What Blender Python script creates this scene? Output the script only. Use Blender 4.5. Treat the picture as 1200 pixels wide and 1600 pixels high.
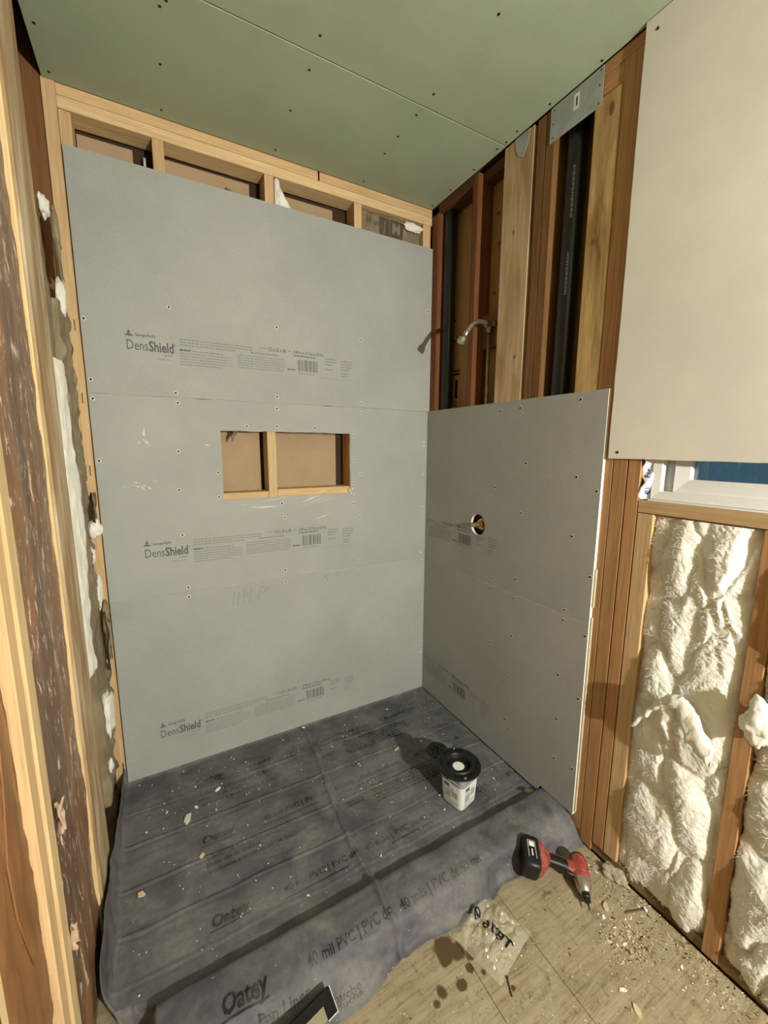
import bpy, bmesh, math, random
from mathutils import Vector, Matrix, noise

random.seed(7)
I = 0.0254                      # every length below is in inches unless said otherwise
SC = bpy.context.scene
COL = SC.collection
for o in list(bpy.data.objects):
    bpy.data.objects.remove(o)

# ------------------------------------------------------------------ camera
CAM_POS = Vector((-1.30525, -1.88770, 1.43186))
YAW, PITCH, ROLL, FPX = 0.502766, 0.156106, 0.0048753, 640.37
f_ = Vector((math.sin(YAW) * math.cos(PITCH), math.cos(YAW) * math.cos(PITCH), -math.sin(PITCH)))
r_ = Vector((math.cos(YAW), -math.sin(YAW), 0))
u_ = r_.cross(f_)
r2 = r_ * math.cos(ROLL) + u_ * math.sin(ROLL)
u2 = -r_ * math.sin(ROLL) + u_ * math.cos(ROLL)
cam_d = bpy.data.cameras.new('camera')
cam_d.sensor_fit = 'VERTICAL'
cam_d.sensor_height = 36
cam_d.sensor_width = 27
cam_d.lens = FPX / 1600 * 36
cam_d.clip_start = 0.02
cam = bpy.data.objects.new('camera', cam_d)
COL.objects.link(cam)
M = Matrix((r2, u2, -f_)).transposed().to_4x4()
M.translation = CAM_POS
cam.matrix_world = M
SC.camera = cam

# ------------------------------------------------------------------ world, lamps, exposure
w = bpy.data.worlds.new('dusk')
SC.world = w
w.use_nodes = True
w.node_tree.nodes['Background'].inputs[0].default_value = (0.05, 0.14, 0.20, 1)
w.node_tree.nodes['Background'].inputs[1].default_value = 0.55
LAMP = (-17, -128, 62)          # a tripod work light standing behind the photographer


def add_light(name, kind, loc, power, col, size):
    d = bpy.data.lights.new(name, kind)
    d.energy = power
    d.color = col
    if kind == 'AREA':
        d.shape = 'DISK'
        d.size = size
    else:
        d.shadow_soft_size = size
    o = bpy.data.objects.new(name, d)
    COL.objects.link(o)
    o.location = Vector(loc) * I
    return o


add_light('work_light_beam', 'POINT', LAMP, 215, (1.0, 0.965, 0.90), 0.022)
SC.view_settings.view_transform = 'Standard'
SC.view_settings.look = 'None'
SC.view_settings.exposure = 0.55
SC.view_settings.gamma = 1
SC.view_settings.use_curve_mapping = False


# ------------------------------------------------------------------ materials
def lin(c):
    return tuple(((v / 255) / 12.92 if v / 255 <= 0.04045 else ((v / 255 + 0.055) / 1.055) ** 2.4) for v in c) + (1,)


class NT:
    def __init__(self, name, rough=0.7, metal=0.0, spec=0.3):
        self.m = bpy.data.materials.new(name)
        self.m.use_nodes = True
        self.t = self.m.node_tree
        self.b = self.t.nodes['Principled BSDF']
        self.b.inputs['Roughness'].default_value = rough
        self.b.inputs['Metallic'].default_value = metal
        self.b.inputs['Specular IOR Level'].default_value = spec

    def n(self, typ, **kw):
        nd = self.t.nodes.new(typ)
        for k, v in kw.items():
            if k.startswith('i_'):
                nd.inputs[k[2:].replace('_', ' ')].default_value = v
            else:
                setattr(nd, k, v)
        return nd

    def l(self, a, b):
        self.t.links.new(a, b)

    def coords(self, scale=(1, 1, 1), rnd=True, rot=(0, 0, 0)):
        tc = self.n('ShaderNodeTexCoord')
        mp = self.n('ShaderNodeMapping')
        mp.inputs['Scale'].default_value = scale
        mp.inputs['Rotation'].default_value = rot
        self.l(tc.outputs['Object'], mp.inputs['Vector'])
        if rnd:
            oi = self.n('ShaderNodeObjectInfo')
            mu = self.n('ShaderNodeMath', operation='MULTIPLY')
            mu.inputs[1].default_value = 37.0
            self.l(oi.outputs['Random'], mu.inputs[0])
            cb = self.n('ShaderNodeCombineXYZ')
            for k in range(3):
                self.l(mu.outputs[0], cb.inputs[k])
            self.l(cb.outputs[0], mp.inputs['Location'])
        return mp.outputs['Vector']

    def noise(self, vec, scale, detail=4, rough=0.55, dist=0.0):
        nd = self.n('ShaderNodeTexNoise')
        nd.inputs['Scale'].default_value = scale
        nd.inputs['Detail'].default_value = detail
        nd.inputs['Roughness'].default_value = rough
        nd.inputs['Distortion'].default_value = dist
        self.l(vec, nd.inputs['Vector'])
        return nd.outputs['Fac']

    def ramp(self, fac, stops):
        nd = self.n('ShaderNodeValToRGB')
        cr = nd.color_ramp
        while len(cr.elements) < len(stops):
            cr.elements.new(0.5)
        for e, (p, c) in zip(cr.elements, stops):
            e.position = p
            e.color = c if len(c) == 4 else lin(c)
        self.l(fac, nd.inputs['Fac'])
        return nd.outputs['Color']

    def mix(self, fac, a, b, mode='MIX'):
        nd = self.n('ShaderNodeMix', data_type='RGBA', blend_type=mode)
        for s, v in ((nd.inputs['Factor'], fac), (nd.inputs['A'], a), (nd.inputs['B'], b)):
            if isinstance(v, (int, float, tuple)):
                s.default_value = v
            else:
                self.l(v, s)
        return nd.outputs['Result']

    def col(self, c):
        if isinstance(c, tuple):
            self.b.inputs['Base Color'].default_value = c
        else:
            self.l(c, self.b.inputs['Base Color'])

    def bump(self, h, strength=0.3, dist=0.002):
        nd = self.n('ShaderNodeBump')
        nd.inputs['Strength'].default_value = strength
        nd.inputs['Distance'].default_value = dist
        self.l(h, nd.inputs['Height'])
        self.l(nd.outputs['Normal'], self.b.inputs['Normal'])


BW = ((0, 0, 0, 1), (1, 1, 1, 1))


def wood(name, light, dark, axis='z', rough=0.65, stain=None, amount=0.5):
    m = NT(name, rough)
    k = {'x': 0, 'y': 1, 'z': 2}[axis]
    sc = [30, 30, 30]
    sc[k] = 1.3
    v = m.coords(tuple(sc))
    g = m.noise(v, 1.0, 6, 0.6, 1.2)
    c = m.ramp(g, [(0.25, lin(dark)), (0.75, lin(light))])
    sc2 = [160, 160, 160]
    sc2[k] = 6
    g2 = m.noise(m.coords(tuple(sc2)), 1.0, 3)
    c = m.mix(0.35, c, m.ramp(g2, [(0.35, tuple(x * 0.7 for x in lin(dark)[:3]) + (1,)), (0.6, lin(light))]))
    oi = m.n('ShaderNodeObjectInfo')
    hs = m.n('ShaderNodeHueSaturation')
    mr = m.n('ShaderNodeMapRange')
    mr.inputs['To Min'].default_value = 0.86
    mr.inputs['To Max'].default_value = 1.1
    m.l(oi.outputs['Random'], mr.inputs['Value'])
    m.l(mr.outputs[0], hs.inputs['Value'])
    m.l(c, hs.inputs['Color'])
    c = hs.outputs['Color']
    if stain:
        sc3 = [9, 9, 9]
        sc3[k] = 2.0
        s = m.ramp(m.noise(m.coords(tuple(sc3)), 1.0, 4, 0.6, 0.6), [(0.42 + 0.2 * (0.5 - amount), BW[0]), (0.62 + 0.2 * (0.5 - amount), BW[1])])
        c = m.mix(s, c, lin(stain))
    m.col(c)
    m.bump(g2, 0.25, 0.001)
    return m.m


PINE = {a: wood('pine_' + a, (208, 178, 134), (184, 150, 106), a) for a in 'xyz'}
PALE = {a: wood('pale_pine_' + a, (216, 192, 148), (190, 160, 112), a) for a in 'xyz'}
FIR = {a: wood('aged_fir_' + a, (192, 148, 100), (156, 114, 72), a) for a in 'xyz'}
RED = wood('old_redwood_z', (128, 80, 44), (82, 47, 24), 'z')
REDX = wood('old_redwood_x', (108, 68, 40), (70, 42, 24), 'y')
BROWN = wood('dark_fir_z', (136, 99, 58), (92, 62, 34), 'z')
TAN = wood('weathered_plank_z', (212, 188, 148), (182, 154, 114), 'z', 0.75, (160, 132, 96), 0.35)
GOLD = wood('knotty_plank_z', (214, 184, 126), (178, 144, 88), 'z', 0.7, (120, 92, 48), 0.3)
OLD = wood('splintered_stud_z', (176, 148, 106), (120, 92, 62), 'z', 0.75, (196, 180, 150), 0.35)
DARKWOOD = wood('dark_wood_y', (120, 92, 62), (70, 50, 34), 'y', 0.85, (150, 126, 92), 0.5)  # dark brown wood with lighter blotches
SIDE = wood('dim_brown_stud_z', (124, 86, 50), (104, 68, 36), 'z', 0.7)


def plain(name, c, rough=0.6, metal=0.0, spec=0.3, var=0.12, scale=30, bump=0.0, bscale=200):
    m = NT(name, rough, metal, spec)
    v = m.coords()
    g = m.noise(v, scale, 5, 0.6)
    c0 = lin(c)
    lo = tuple(x * (1 - var) for x in c0[:3]) + (1,)
    hi = tuple(min(1, x * (1 + var)) for x in c0[:3]) + (1,)
    m.col(m.ramp(g, [(0.3, lo), (0.7, hi)]))
    if bump:
        m.bump(m.noise(v, bscale, 3), bump, 0.001)
    return m.m


def board_material(name, c, scuff, scuffc, speck=0.10):
    m = NT(name, 0.8, 0, 0.25)
    v = m.coords()
    big = m.noise(v, 2.5, 5, 0.6)
    fine = m.noise(v, 420, 2, 0.7)
    c0 = lin(c)
    a = tuple(x * 0.93 for x in c0[:3]) + (1,)
    b = tuple(x * 1.06 for x in c0[:3]) + (1,)
    k = m.ramp(big, [(0.35, a), (0.65, b)])
    k = m.mix(speck, k, m.ramp(fine, [(0.35, (0.02, 0.02, 0.02, 1)), (0.65, (0.9, 0.9, 0.88, 1))]), 'OVERLAY')
    if scuff:
        s1 = m.noise(m.coords((5, 5, 22), rot=(0.2, 0.5, 0.1)), 1.0, 8, 0.75, 0.8)
        k = m.mix(m.ramp(s1, [(0.69 - scuff * 0.05, BW[0]), (0.80, (0.5, 0.5, 0.5, 1))]), k, lin(scuffc))
    m.col(k)
    m.bump(fine, 0.12, 0.0006)
    return m.m


BACKER = board_material('grey_backer_face', (157, 159, 154), 0.5, (205, 205, 198))
DRYWALL = board_material('drywall_face', (224, 221, 210), 0, None, 0.16)
GREEN = board_material('green_ceiling_board', (156, 166, 140), 0.35, (186, 196, 168), 0.08)
CORE = plain('gypsum_core', (236, 234, 224), 0.9, var=0.05)
KRAFT_PANEL = plain('tan_back_panel', (164, 142, 112), 0.85, var=0.08, scale=8)
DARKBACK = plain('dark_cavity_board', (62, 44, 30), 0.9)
PLYTAN = wood('tan_sheathing_z', (176, 140, 92), (148, 112, 70), 'z', 0.8)
BLACKPIPE = plain('black_abs', (26, 27, 31), 0.3, 0, 0.5, 0.2, 12)
STEEL = plain('galvanised_steel', (168, 176, 172), 0.5, 0.3, 0.5, 0.14, 22)
CHROME = plain('worn_chrome', (196, 190, 176), 0.25, 0.9, 0.5, 0.25, 90)
COPPER = plain('old_pipe_metal', (150, 132, 108), 0.4, 0.8, 0.5, 0.3, 60)
BRASS = plain('brass', (196, 172, 120), 0.3, 0.9, 0.5, 0.1)
SCREWMAT = plain('dark_screw', (44, 42, 40), 0.6, 0.2)
TORN = plain('torn_face_paper', (214, 212, 204), 0.9)
VINYL = plain('white_vinyl', (232, 232, 228), 0.35, 0, 0.4, 0.02)
VINYLSH = plain('grey_weatherstrip', (176, 182, 184), 0.6)
INK = plain('dark_print', (88, 90, 90), 0.85, var=0.1, scale=300)
INKF = plain('faded_print', (128, 130, 128), 0.85, var=0.1, scale=300)
BLACKPL = plain('black_plastic', (24, 24, 25), 0.42, 0, 0.45, 0.2)
m = NT('red_plastic', 0.5, 0, 0.4)
v = m.coords()
m.col(m.mix(m.ramp(m.noise(v, 55, 6, 0.75), [(0.42, BW[0]), (0.72, (0.75, 0.75, 0.75, 1))]), lin((146, 46, 42)), lin((150, 122, 108))))
REDPL = m.m
GREYPL = plain('grey_translucent_plastic', (150, 156, 158), 0.35, 0, 0.45, 0.06)
LABELW = plain('white_paper_label', (222, 224, 218), 0.5, 0, 0.35, 0.04)
GREYPRINT = plain('grey_label_print', (160, 165, 155), 0.6)
WRAP = plain('white_house_wrap', (228, 232, 238), 0.4, 0, 0.4, 0.04)
BLUEINK = plain('blue_print', (44, 70, 120), 0.6)
ALU = plain('die_cast_nose', (188, 182, 170), 0.32, 0.85, 0.5, 0.12, 60)
BEIGE = plain('beige_strip', (128, 122, 98), 0.7)
CHIP = plain('pale_wood_chip', (198, 178, 142), 0.8, var=0.2)
WHITECHIP = plain('white_gypsum_chip', (232, 228, 214), 0.85)
FOIL = plain('crumpled_foil', (222, 220, 210), 0.4, 0.1)
RUST = plain('rusty_nail', (92, 72, 56), 0.6, 0.5)
REAR_DARK = plain('bounce_cutting_brown', (92, 72, 50), 0.9)  # dark brown put on unseen walls to reduce bounced fill light

m = NT('kraft_paper', 0.5, 0, 0.4)
g = m.noise(m.coords((9, 9, 2.2)), 1.0, 7, 0.65, 0.8)
m.col(m.ramp(g, [(0.3, lin((118, 82, 48))), (0.52, lin((134, 94, 56))), (0.72, lin((156, 116, 76)))]))
m.bump(m.noise(m.coords((22, 22, 7)), 1.0, 5), 0.5, 0.006)
KRAFT = m.m
m = NT('stained_kraft_paper', 0.33, 0, 0.5)
g = m.noise(m.coords((16, 16, 0.9)), 1.0, 7, 0.7, 0.7)
c = m.ramp(g, [(0.28, lin((74, 52, 36))), (0.46, lin((108, 82, 60))), (0.6, lin((138, 100, 66))), (0.76, lin((168, 120, 70)))])
fl = m.noise(m.coords((60, 60, 16)), 1.0, 7, 0.8)
c = m.mix(m.ramp(fl, [(0.565, BW[0]), (0.61, BW[1])]), c, lin((222, 206, 190)))
m.col(c)
m.bump(fl, 0.45, 0.004)
STAINED = m.m
m = NT('olive_kraft_paper', 0.55, 0, 0.35)
g = m.noise(m.coords((8, 8, 4)), 1.0, 6, 0.6, 1.0)
m.col(m.ramp(g, [(0.3, lin((104, 92, 70))), (0.6, lin((146, 132, 104))), (0.8, lin((172, 160, 130)))]))
m.bump(m.noise(m.coords((18, 18, 9)), 1.0, 5), 0.5, 0.006)
OLIVE = m.m

m = NT('fibreglass', 1.0, 0, 0.0)
v = m.coords()
g = m.noise(v, 9, 6, 0.65, 0.4)
c = m.ramp(g, [(0.3, lin((232, 230, 210))), (0.55, lin((245, 244, 232))), (0.75, lin((250, 250, 244)))])
st = m.noise(m.coords((260, 260, 70), rot=(0.6, 0, 0)), 1.0, 5, 0.75, 2.0)
c = m.mix(m.ramp(st, [(0.3, (0.35, 0.35, 0.35, 1)), (0.5, BW[0])]), c, lin((214, 210, 182)))
m.col(c)
m.b.inputs['Subsurface Weight'].default_value = 0.45
m.b.inputs['Subsurface Radius'].default_value = (0.02, 0.02, 0.016)
m.b.inputs['Subsurface Scale'].default_value = 1.0
st2 = m.noise(m.coords((75, 75, 20), rot=(0.75, 0, 0.2)), 1.0, 6, 0.72, 1.4)
ad = m.n('ShaderNodeMath', operation='MULTIPLY_ADD')
m.l(st, ad.inputs[0])
ad.inputs[1].default_value = 0.45
m.l(st2, ad.inputs[2])
m.bump(ad.outputs[0], 0.6, 0.010)
FIBRE = m.m
WISP = plain('fibreglass_strand', (250, 249, 240), 0.95, 0, 0.1)

# purple-grey pan liner, dusty
m = NT('pan_liner', 0.6, 0, 0.3)
v = m.coords(rnd=False)
d1 = m.noise(v, 5.5, 9, 0.68, 0.6)
d2 = m.noise(v, 60, 6, 0.75)
c = m.ramp(m.noise(v, 1.6, 3), [(0.3, lin((62, 61, 67))), (0.7, lin((78, 75, 87)))])
dust = m.ramp(d1, [(0.38, (0.12, 0.12, 0.12, 1)), (0.60, (0.8, 0.8, 0.8, 1))])
dmul = m.mix(1.0, dust, m.ramp(d2, [(0.25, (0.35, 0.35, 0.35, 1)), (0.75, BW[1])]), 'MULTIPLY')
c = m.mix(dmul, c, lin((132, 131, 124)))
fleck = m.ramp(m.noise(v, 130, 2, 0.5), [(0.74, BW[0]), (0.78, BW[1])])
c = m.mix(fleck, c, lin((196, 194, 184)))
m.col(c)
rr = m.n('ShaderNodeMapRange')
rr.inputs['To Min'].default_value = 0.55
rr.inputs['To Max'].default_value = 0.85
m.l(dmul, rr.inputs['Value'])
m.l(rr.outputs[0], m.b.inputs['Roughness'])
m.bump(d2, 0.25, 0.002)
LINER = m.m
m = NT('liner_print', 0.7, 0, 0.3)
v = m.coords(rnd=False)
d1 = m.noise(v, 5.5, 9, 0.68, 0.6)
d2 = m.noise(v, 60, 6, 0.75)
dust = m.ramp(d1, [(0.40, BW[0]), (0.56, (0.8, 0.8, 0.8, 1))])
dmul = m.mix(1.0, dust, m.ramp(d2, [(0.25, (0.5, 0.5, 0.5, 1)), (0.75, BW[1])]), 'MULTIPLY')
m.col(m.mix(dmul, lin((28, 27, 31)), lin((112, 110, 104))))
INKL = m.m

# dusty plywood floor; stains keep their own shapes
m = NT('dusty_plywood', 0.85, 0, 0.2)
v = m.coords(rnd=False)
gr = m.noise(m.coords((3.2, 46, 46), rnd=False, rot=(0, 0, 0.16)), 1.0, 8, 0.7, 1.8)
c = m.ramp(gr, [(0.26, lin((98, 86, 64))), (0.44, lin((138, 124, 96))), (0.6, lin((158, 145, 116)))])
bl = m.noise(v, 9, 8, 0.7, 0.5)
c = m.mix(m.ramp(bl, [(0.42, BW[0]), (0.72, (0.8, 0.8, 0.8, 1))]), c, lin((164, 152, 125)))
dk = m.noise(v, 26, 8, 0.75, 0.8)
c = m.mix(m.ramp(dk, [(0.53, BW[0]), (0.68, (0.75, 0.75, 0.75, 1))]), c, lin((92, 78, 58)))
sp = m.noise(v, 150, 4, 0.6)
c = m.mix(m.ramp(sp, [(0.62, BW[0]), (0.7, (0.6, 0.6, 0.6, 1))]), c, lin((86, 72, 52)))
wob = m.noise(v, 45, 4, 0.6)
tc = m.n('ShaderNodeTexCoord')
for (sx, sy, sr) in ((-25.7, -43.0, 1.25), (-24.6, -43.9, 1.0), (-26.4, -43.9, 0.7), (-23.4, -44.9, .62), (-24.4, -45.9, .5), (-26.1, -46.6, .6), (-28.4, -46.0, .55), (-29.4, -46.6, .35), (-23.2, -46.9, .25), (-21.4, -49.5, .3), (-22.6, -44.0, .2)):
    ds = m.n('ShaderNodeVectorMath', operation='DISTANCE')
    m.l(tc.outputs['Object'], ds.inputs[0])
    ds.inputs[1].default_value = (sx * I, sy * I, -2 * I)
    ad = m.n('ShaderNodeMath', operation='MULTIPLY_ADD')
    m.l(wob, ad.inputs[0])
    ad.inputs[1].default_value = 0.9 * I * min(1.6, sr + .3)
    m.l(ds.outputs['Value'], ad.inputs[2])
    off = 0.45 * I * min(1.6, sr + .3)
    c = m.mix(m.ramp(m_out := ad.outputs[0], [((sr * I + off) * 0.94, BW[1]), ((sr * I + off) * 1.08, BW[0])]), c, lin((84, 66, 42)))
m.col(c)
m.bump(m.noise(v, 120, 6, 0.7), 0.5, 0.003)
PLY = m.m

m = NT('clear_plastic', 0.12, 0, 0.5)
m.b.inputs['Base Color'].default_value = lin((222, 216, 190))
m.b.inputs['Roughness'].default_value = 0.16
m.b.inputs['Specular IOR Level'].default_value = 1.0
m.b.inputs['Alpha'].default_value = 0.19
CLEAR = m.m
m = NT('window_glass', 0.02, 0, 0.5)
m.b.inputs['Transmission Weight'].default_value = 1.0
m.b.inputs['IOR'].default_value = 1.45
GLASS = m.m


# ------------------------------------------------------------------ mesh helpers (inches in, metres out)
def link(name, me, mat, parent=None, loc=None):
    o = bpy.data.objects.new(name, me)
    COL.objects.link(o)
    if mat and not me.materials:
        for mm in (mat if isinstance(mat, (list, tuple)) else [mat]):
            me.materials.append(mm)
    if loc is not None:
        o.location = Vector(loc) * I
    if parent is not None:
        o.parent = parent
    return o


def tag(o, label, cat=None, group=None, kind=None):
    o['label'] = label
    if cat:
        o['category'] = cat
    if group:
        o['group'] = group
    if kind:
        o['kind'] = kind
    return o


def empty(name, loc=(0, 0, 0), rz=0.0):
    o = bpy.data.objects.new(name, None)
    COL.objects.link(o)
    o.empty_display_size = 0.05
    o.location = Vector(loc) * I
    o.rotation_euler.z = rz
    return o


def tomesh(name, bm, smooth=False):
    me = bpy.data.meshes.new(name)
    bmesh.ops.recalc_face_normals(bm, faces=bm.faces)
    bm.to_mesh(me)
    bm.free()
    if smooth:
        for p in me.polygons:
            p.use_smooth = True
    return me


def box(name, x, y, z, mat, parent=None, bev=0.05, shear=None, jitter=0.0):
    """x, y, z are (lo, hi) pairs; the object's origin is the box's centre"""
    c = [(a[0] + a[1]) / 2 for a in (x, y, z)]
    d = [abs(a[1] - a[0]) / 2 for a in (x, y, z)]
    bm = bmesh.new()
    bmesh.ops.create_cube(bm, size=2)
    for v in bm.verts:
        v.co = Vector((v.co.x * d[0], v.co.y * d[1], v.co.z * d[2]))
        if shear:
            v.co.x += shear[0] * v.co.z
            v.co.y += shear[1] * v.co.z
        if jitter:
            v.co += Vector((random.uniform(-1, 1), random.uniform(-1, 1), random.uniform(-1, 1))) * jitter
        v.co *= I
    if bev:
        bmesh.ops.bevel(bm, geom=bm.edges[:], offset=min(bev, min(d) * 0.6) * I, segments=1, affect='EDGES')
    return link(name, tomesh(name, bm), mat, parent, c)


def addbox(bm, x, y, z, M4=None):
    r = bmesh.ops.create_cube(bm, size=1)
    for v in r['verts']:
        p = Vector(((x[0] + x[1]) / 2 + v.co.x * (x[1] - x[0]), (y[0] + y[1]) / 2 + v.co.y * (y[1] - y[0]), (z[0] + z[1]) / 2 + v.co.z * (z[1] - z[0])))
        v.co = (M4 @ p if M4 else p) * I
    return r['verts']


def lathe(prof, seg=24, axis='z', M4=None, bm=None, caps=True):
    """prof: list of (radius, height)"""
    own = bm is None
    bm = bm or bmesh.new()
    rings = []
    for r, h in prof:
        ring = []
        for k in range(seg):
            a = 2 * math.pi * k / seg
            p = Vector((r * math.cos(a), r * math.sin(a), h))
            if axis == 'x':
                p = Vector((h, p.x, p.y))
            elif axis == 'y':
                p = Vector((p.x, h, p.y))
            if M4:
                p = M4 @ p
            ring.append(bm.verts.new(p * I))
        rings.append(ring)
    for a, b in zip(rings, rings[1:]):
        for k in range(seg):
            bm.faces.new((a[k], a[(k + 1) % seg], b[(k + 1) % seg], b[k]))
    if caps:
        bm.faces.new(rings[0][::-1])
        bm.faces.new(rings[-1])
    return bm


def tube(bm, pts, radii, seg=12, caps=True):
    pts = [Vector(p) for p in pts]
    if not isinstance(radii, (list, tuple)):
        radii = [radii] * len(pts)
    rings = []
    ref = Vector((0.13, 0.27, 0.95))
    for i, p in enumerate(pts):
        t = (pts[min(i + 1, len(pts) - 1)] - pts[max(i - 1, 0)]).normalized()
        a = t.cross(ref)
        if a.length < 1e-3:
            a = t.cross(Vector((1, 0, 0)))
        a.normalize()
        b = t.cross(a)
        rings.append([bm.verts.new((p + (a * math.cos(2 * math.pi * k / seg) + b * math.sin(2 * math.pi * k / seg)) * radii[i]) * I) for k in range(seg)])
    for a, b in zip(rings, rings[1:]):
        for k in range(seg):
            bm.faces.new((a[k], a[(k + 1) % seg], b[(k + 1) % seg], b[k]))
    if caps:
        bm.faces.new(rings[0][::-1])
        bm.faces.new(rings[-1])


def plate(outline, holes, thick, to3d):
    """flat sheet with holes, outline and holes in 2D inches; to3d(a, b, t) gives the point at depth t; material 1 on rims"""
    bm = bmesh.new()
    edges = []
    for loop in [outline] + holes:
        vs = [bm.verts.new((p[0], p[1], 0)) for p in loop]
        for k in range(len(vs)):
            edges.append(bm.edges.new((vs[k], vs[(k + 1) % len(vs)])))
    bmesh.ops.triangle_fill(bm, edges=edges, use_beauty=True, normal=(0, 0, 1))
    faces = bm.faces[:]
    r = bmesh.ops.extrude_face_region(bm, geom=faces)
    nv = [v for v in r['geom'] if isinstance(v, bmesh.types.BMVert)]
    back = set(nv)
    for v in bm.verts:
        v.tag = v in back
    for f in bm.faces:
        ks = {v.tag for v in f.verts}
        f.material_index = 1 if len(ks) == 2 else 0
    for v in bm.verts:
        v.co = to3d(v.co.x, v.co.y, thick if v.tag else 0.0) * I
    return bm


def circle(a, b, r, n=28, ry=None):
    return [(a + r * math.cos(2 * math.pi * k / n), b + (ry or r) * math.sin(2 * math.pi * k / n)) for k in range(n)]


def rect(a0, a1, b0, b1):
    return [(a0, b0), (a1, b0), (a1, b1), (a0, b1)]


def rough_rect(a0, a1, b0, b1, amp, step=1.2):
    pts = []
    cs = rect(a0, a1, b0, b1)
    for (p, q) in zip(cs, cs[1:] + cs[:1]):
        n = max(2, int(math.dist(p, q) / step))
        for k in range(n):
            t = k / n
            j = 0 if k == 0 else amp
            pts.append((p[0] + (q[0] - p[0]) * t + random.uniform(-j, j), p[1] + (q[1] - p[1]) * t + random.uniform(-j, j)))
    return pts


def grid(nu, nv, fn, closed_back=None):
    """surface grid; fn(i/nu, j/nv) -> inches Vector"""
    bm = bmesh.new()
    vs = [[bm.verts.new(fn(i / nu, j / nv) * I) for j in range(nv + 1)] for i in range(nu + 1)]
    for i in range(nu):
        for j in range(nv):
            bm.faces.new((vs[i][j], vs[i + 1][j], vs[i + 1][j + 1], vs[i][j + 1]))
    return bm


def solidify(o, t):
    md = o.modifiers.new('thickness', 'SOLIDIFY')
    md.thickness = t * I
    md.offset = -1
    return o


def nz(x, y, z=0.0, oct=4):
    return noise.fractal(Vector((x, y, z)), 1.0, 2.0, oct)


# ---- lettering: glyph outlines of the built-in font as flat polygons
def glyphs(s, size, bold=0.0, shear=0.0, width=None, spacing=1.0):
    cu = bpy.data.curves.new('glyphs', 'FONT')
    cu.body = s
    cu.size = size
    cu.offset = bold
    cu.shear = shear
    cu.resolution_u = 2
    cu.space_character = spacing
    o = bpy.data.objects.new('glyphs', cu)
    COL.objects.link(o)
    me = bpy.data.meshes.new_from_object(o)
    vs = [(v.co.x, v.co.y) for v in me.vertices]
    fs = [tuple(p.vertices) for p in me.polygons]
    bpy.data.objects.remove(o)
    bpy.data.meshes.remove(me)
    bpy.data.curves.remove(cu)
    if width and vs:
        x0 = min(v[0] for v in vs)
        x1 = max(v[0] for v in vs)
        k = width / (x1 - x0)
        vs = [((v[0] - x0) * k, v[1]) for v in vs]
    return vs, fs


class Print:
    """collects flat lettering in 2D, then maps it on a surface"""

    def __init__(self):
        self.v, self.f, self.mi = [], [], []

    def text(self, s, x, y, size, mi=0, **kw):
        vs, fs = glyphs(s, size, **kw)
        b = len(self.v)
        self.v += [(x + a, y + c) for a, c in vs]
        self.f += [tuple(b + k for k in f) for f in fs]
        self.mi += [mi] * len(fs)

    def poly(self, pts, mi=0):
        b = len(self.v)
        self.v += list(pts)
        self.f.append(tuple(range(b, b + len(pts))))
        self.mi.append(mi)

    def bar(self, x0, x1, y0, y1, mi=0):
        self.poly(rect(x0, x1, y0, y1), mi)

    def lines(self, x0, x1, y, n, pitch, h, mi=1, rnd=None):
        """rows of fine print too small to read: broken into words"""
        rnd = rnd or random
        for k in range(n):
            x = x0
            end = x1 - (rnd.random() * 0.3 * (x1 - x0) if k == n - 1 else 0)
            while x < end:
                wl = rnd.uniform(0.18, 0.62)
                self.bar(x, min(end, x + wl), y - k * pitch, y - k * pitch + h, mi)
                x += wl + 0.10

    def build(self, name, mats, fn, parent, maxlen=None):
        bm = bmesh.new()
        vs = [bm.verts.new((a, b, 0)) for a, b in self.v]
        for f, k in zip(self.f, self.mi):
            try:
                fc = bm.faces.new([vs[i] for i in f])
                fc.material_index = k
            except ValueError:
                pass
        if maxlen:
            bmesh.ops.triangulate(bm, faces=bm.faces[:])
            for _ in range(4):
                es = [e for e in bm.edges if e.calc_length() > maxlen]
                if not es:
                    break
                bmesh.ops.subdivide_edges(bm, edges=es, cuts=1)
                bmesh.ops.triangulate(bm, faces=bm.faces[:])
        for v in bm.verts:
            v.co = fn(v.co.x, v.co.y) * I
        me = bpy.data.meshes.new(name)
        bm.to_mesh(me)
        bm.free()
        o = link(name, me, mats, parent)
        o['kind'] = 'stuff'         # flat print: strokes too small to pick apart
        return o


# ------------------------------------------------------------------ screw heads (shared meshes)
def screw_mesh(rim):
    bm = lathe([(0.17, 0.0), (0.17, 0.035), (0.06, 0.02)], 12)
    if rim:
        n = 14
        a = [bm.verts.new(Vector((0.175 * math.cos(2 * math.pi * k / n), 0.175 * math.sin(2 * math.pi * k / n), 0.014)) * I) for k in range(n)]
        b = [bm.verts.new(Vector((rr_ * math.cos(2 * math.pi * k / n), rr_ * math.sin(2 * math.pi * k / n), 0.006)) * I) for k in range(n) for rr_ in [random.uniform(0.25, 0.36)]]
        for k in range(n):
            fc = bm.faces.new((a[k], a[(k + 1) % n], b[(k + 1) % n], b[k]))
            fc.material_index = 1
    me = tomesh('screw', bm)
    me.materials.append(SCREWMAT)
    me.materials.append(TORN)
    return me


SCREW_R, SCREW = screw_mesh(True), screw_mesh(False)


def screw(me, loc, rot, parent):
    o = bpy.data.objects.new('screw', me)
    COL.objects.link(o)
    o.location = Vector(loc) * I
    o.rotation_euler = rot
    o.parent = parent
    return o


ROT_BACK = (math.pi / 2, 0, 0)          # faces -y
ROT_RIGHT = (0, -math.pi / 2, 0)        # faces -x
ROT_DOWN = (math.pi, 0, 0)

FLOOR = -2.0
CEIL = 103.4
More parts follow.
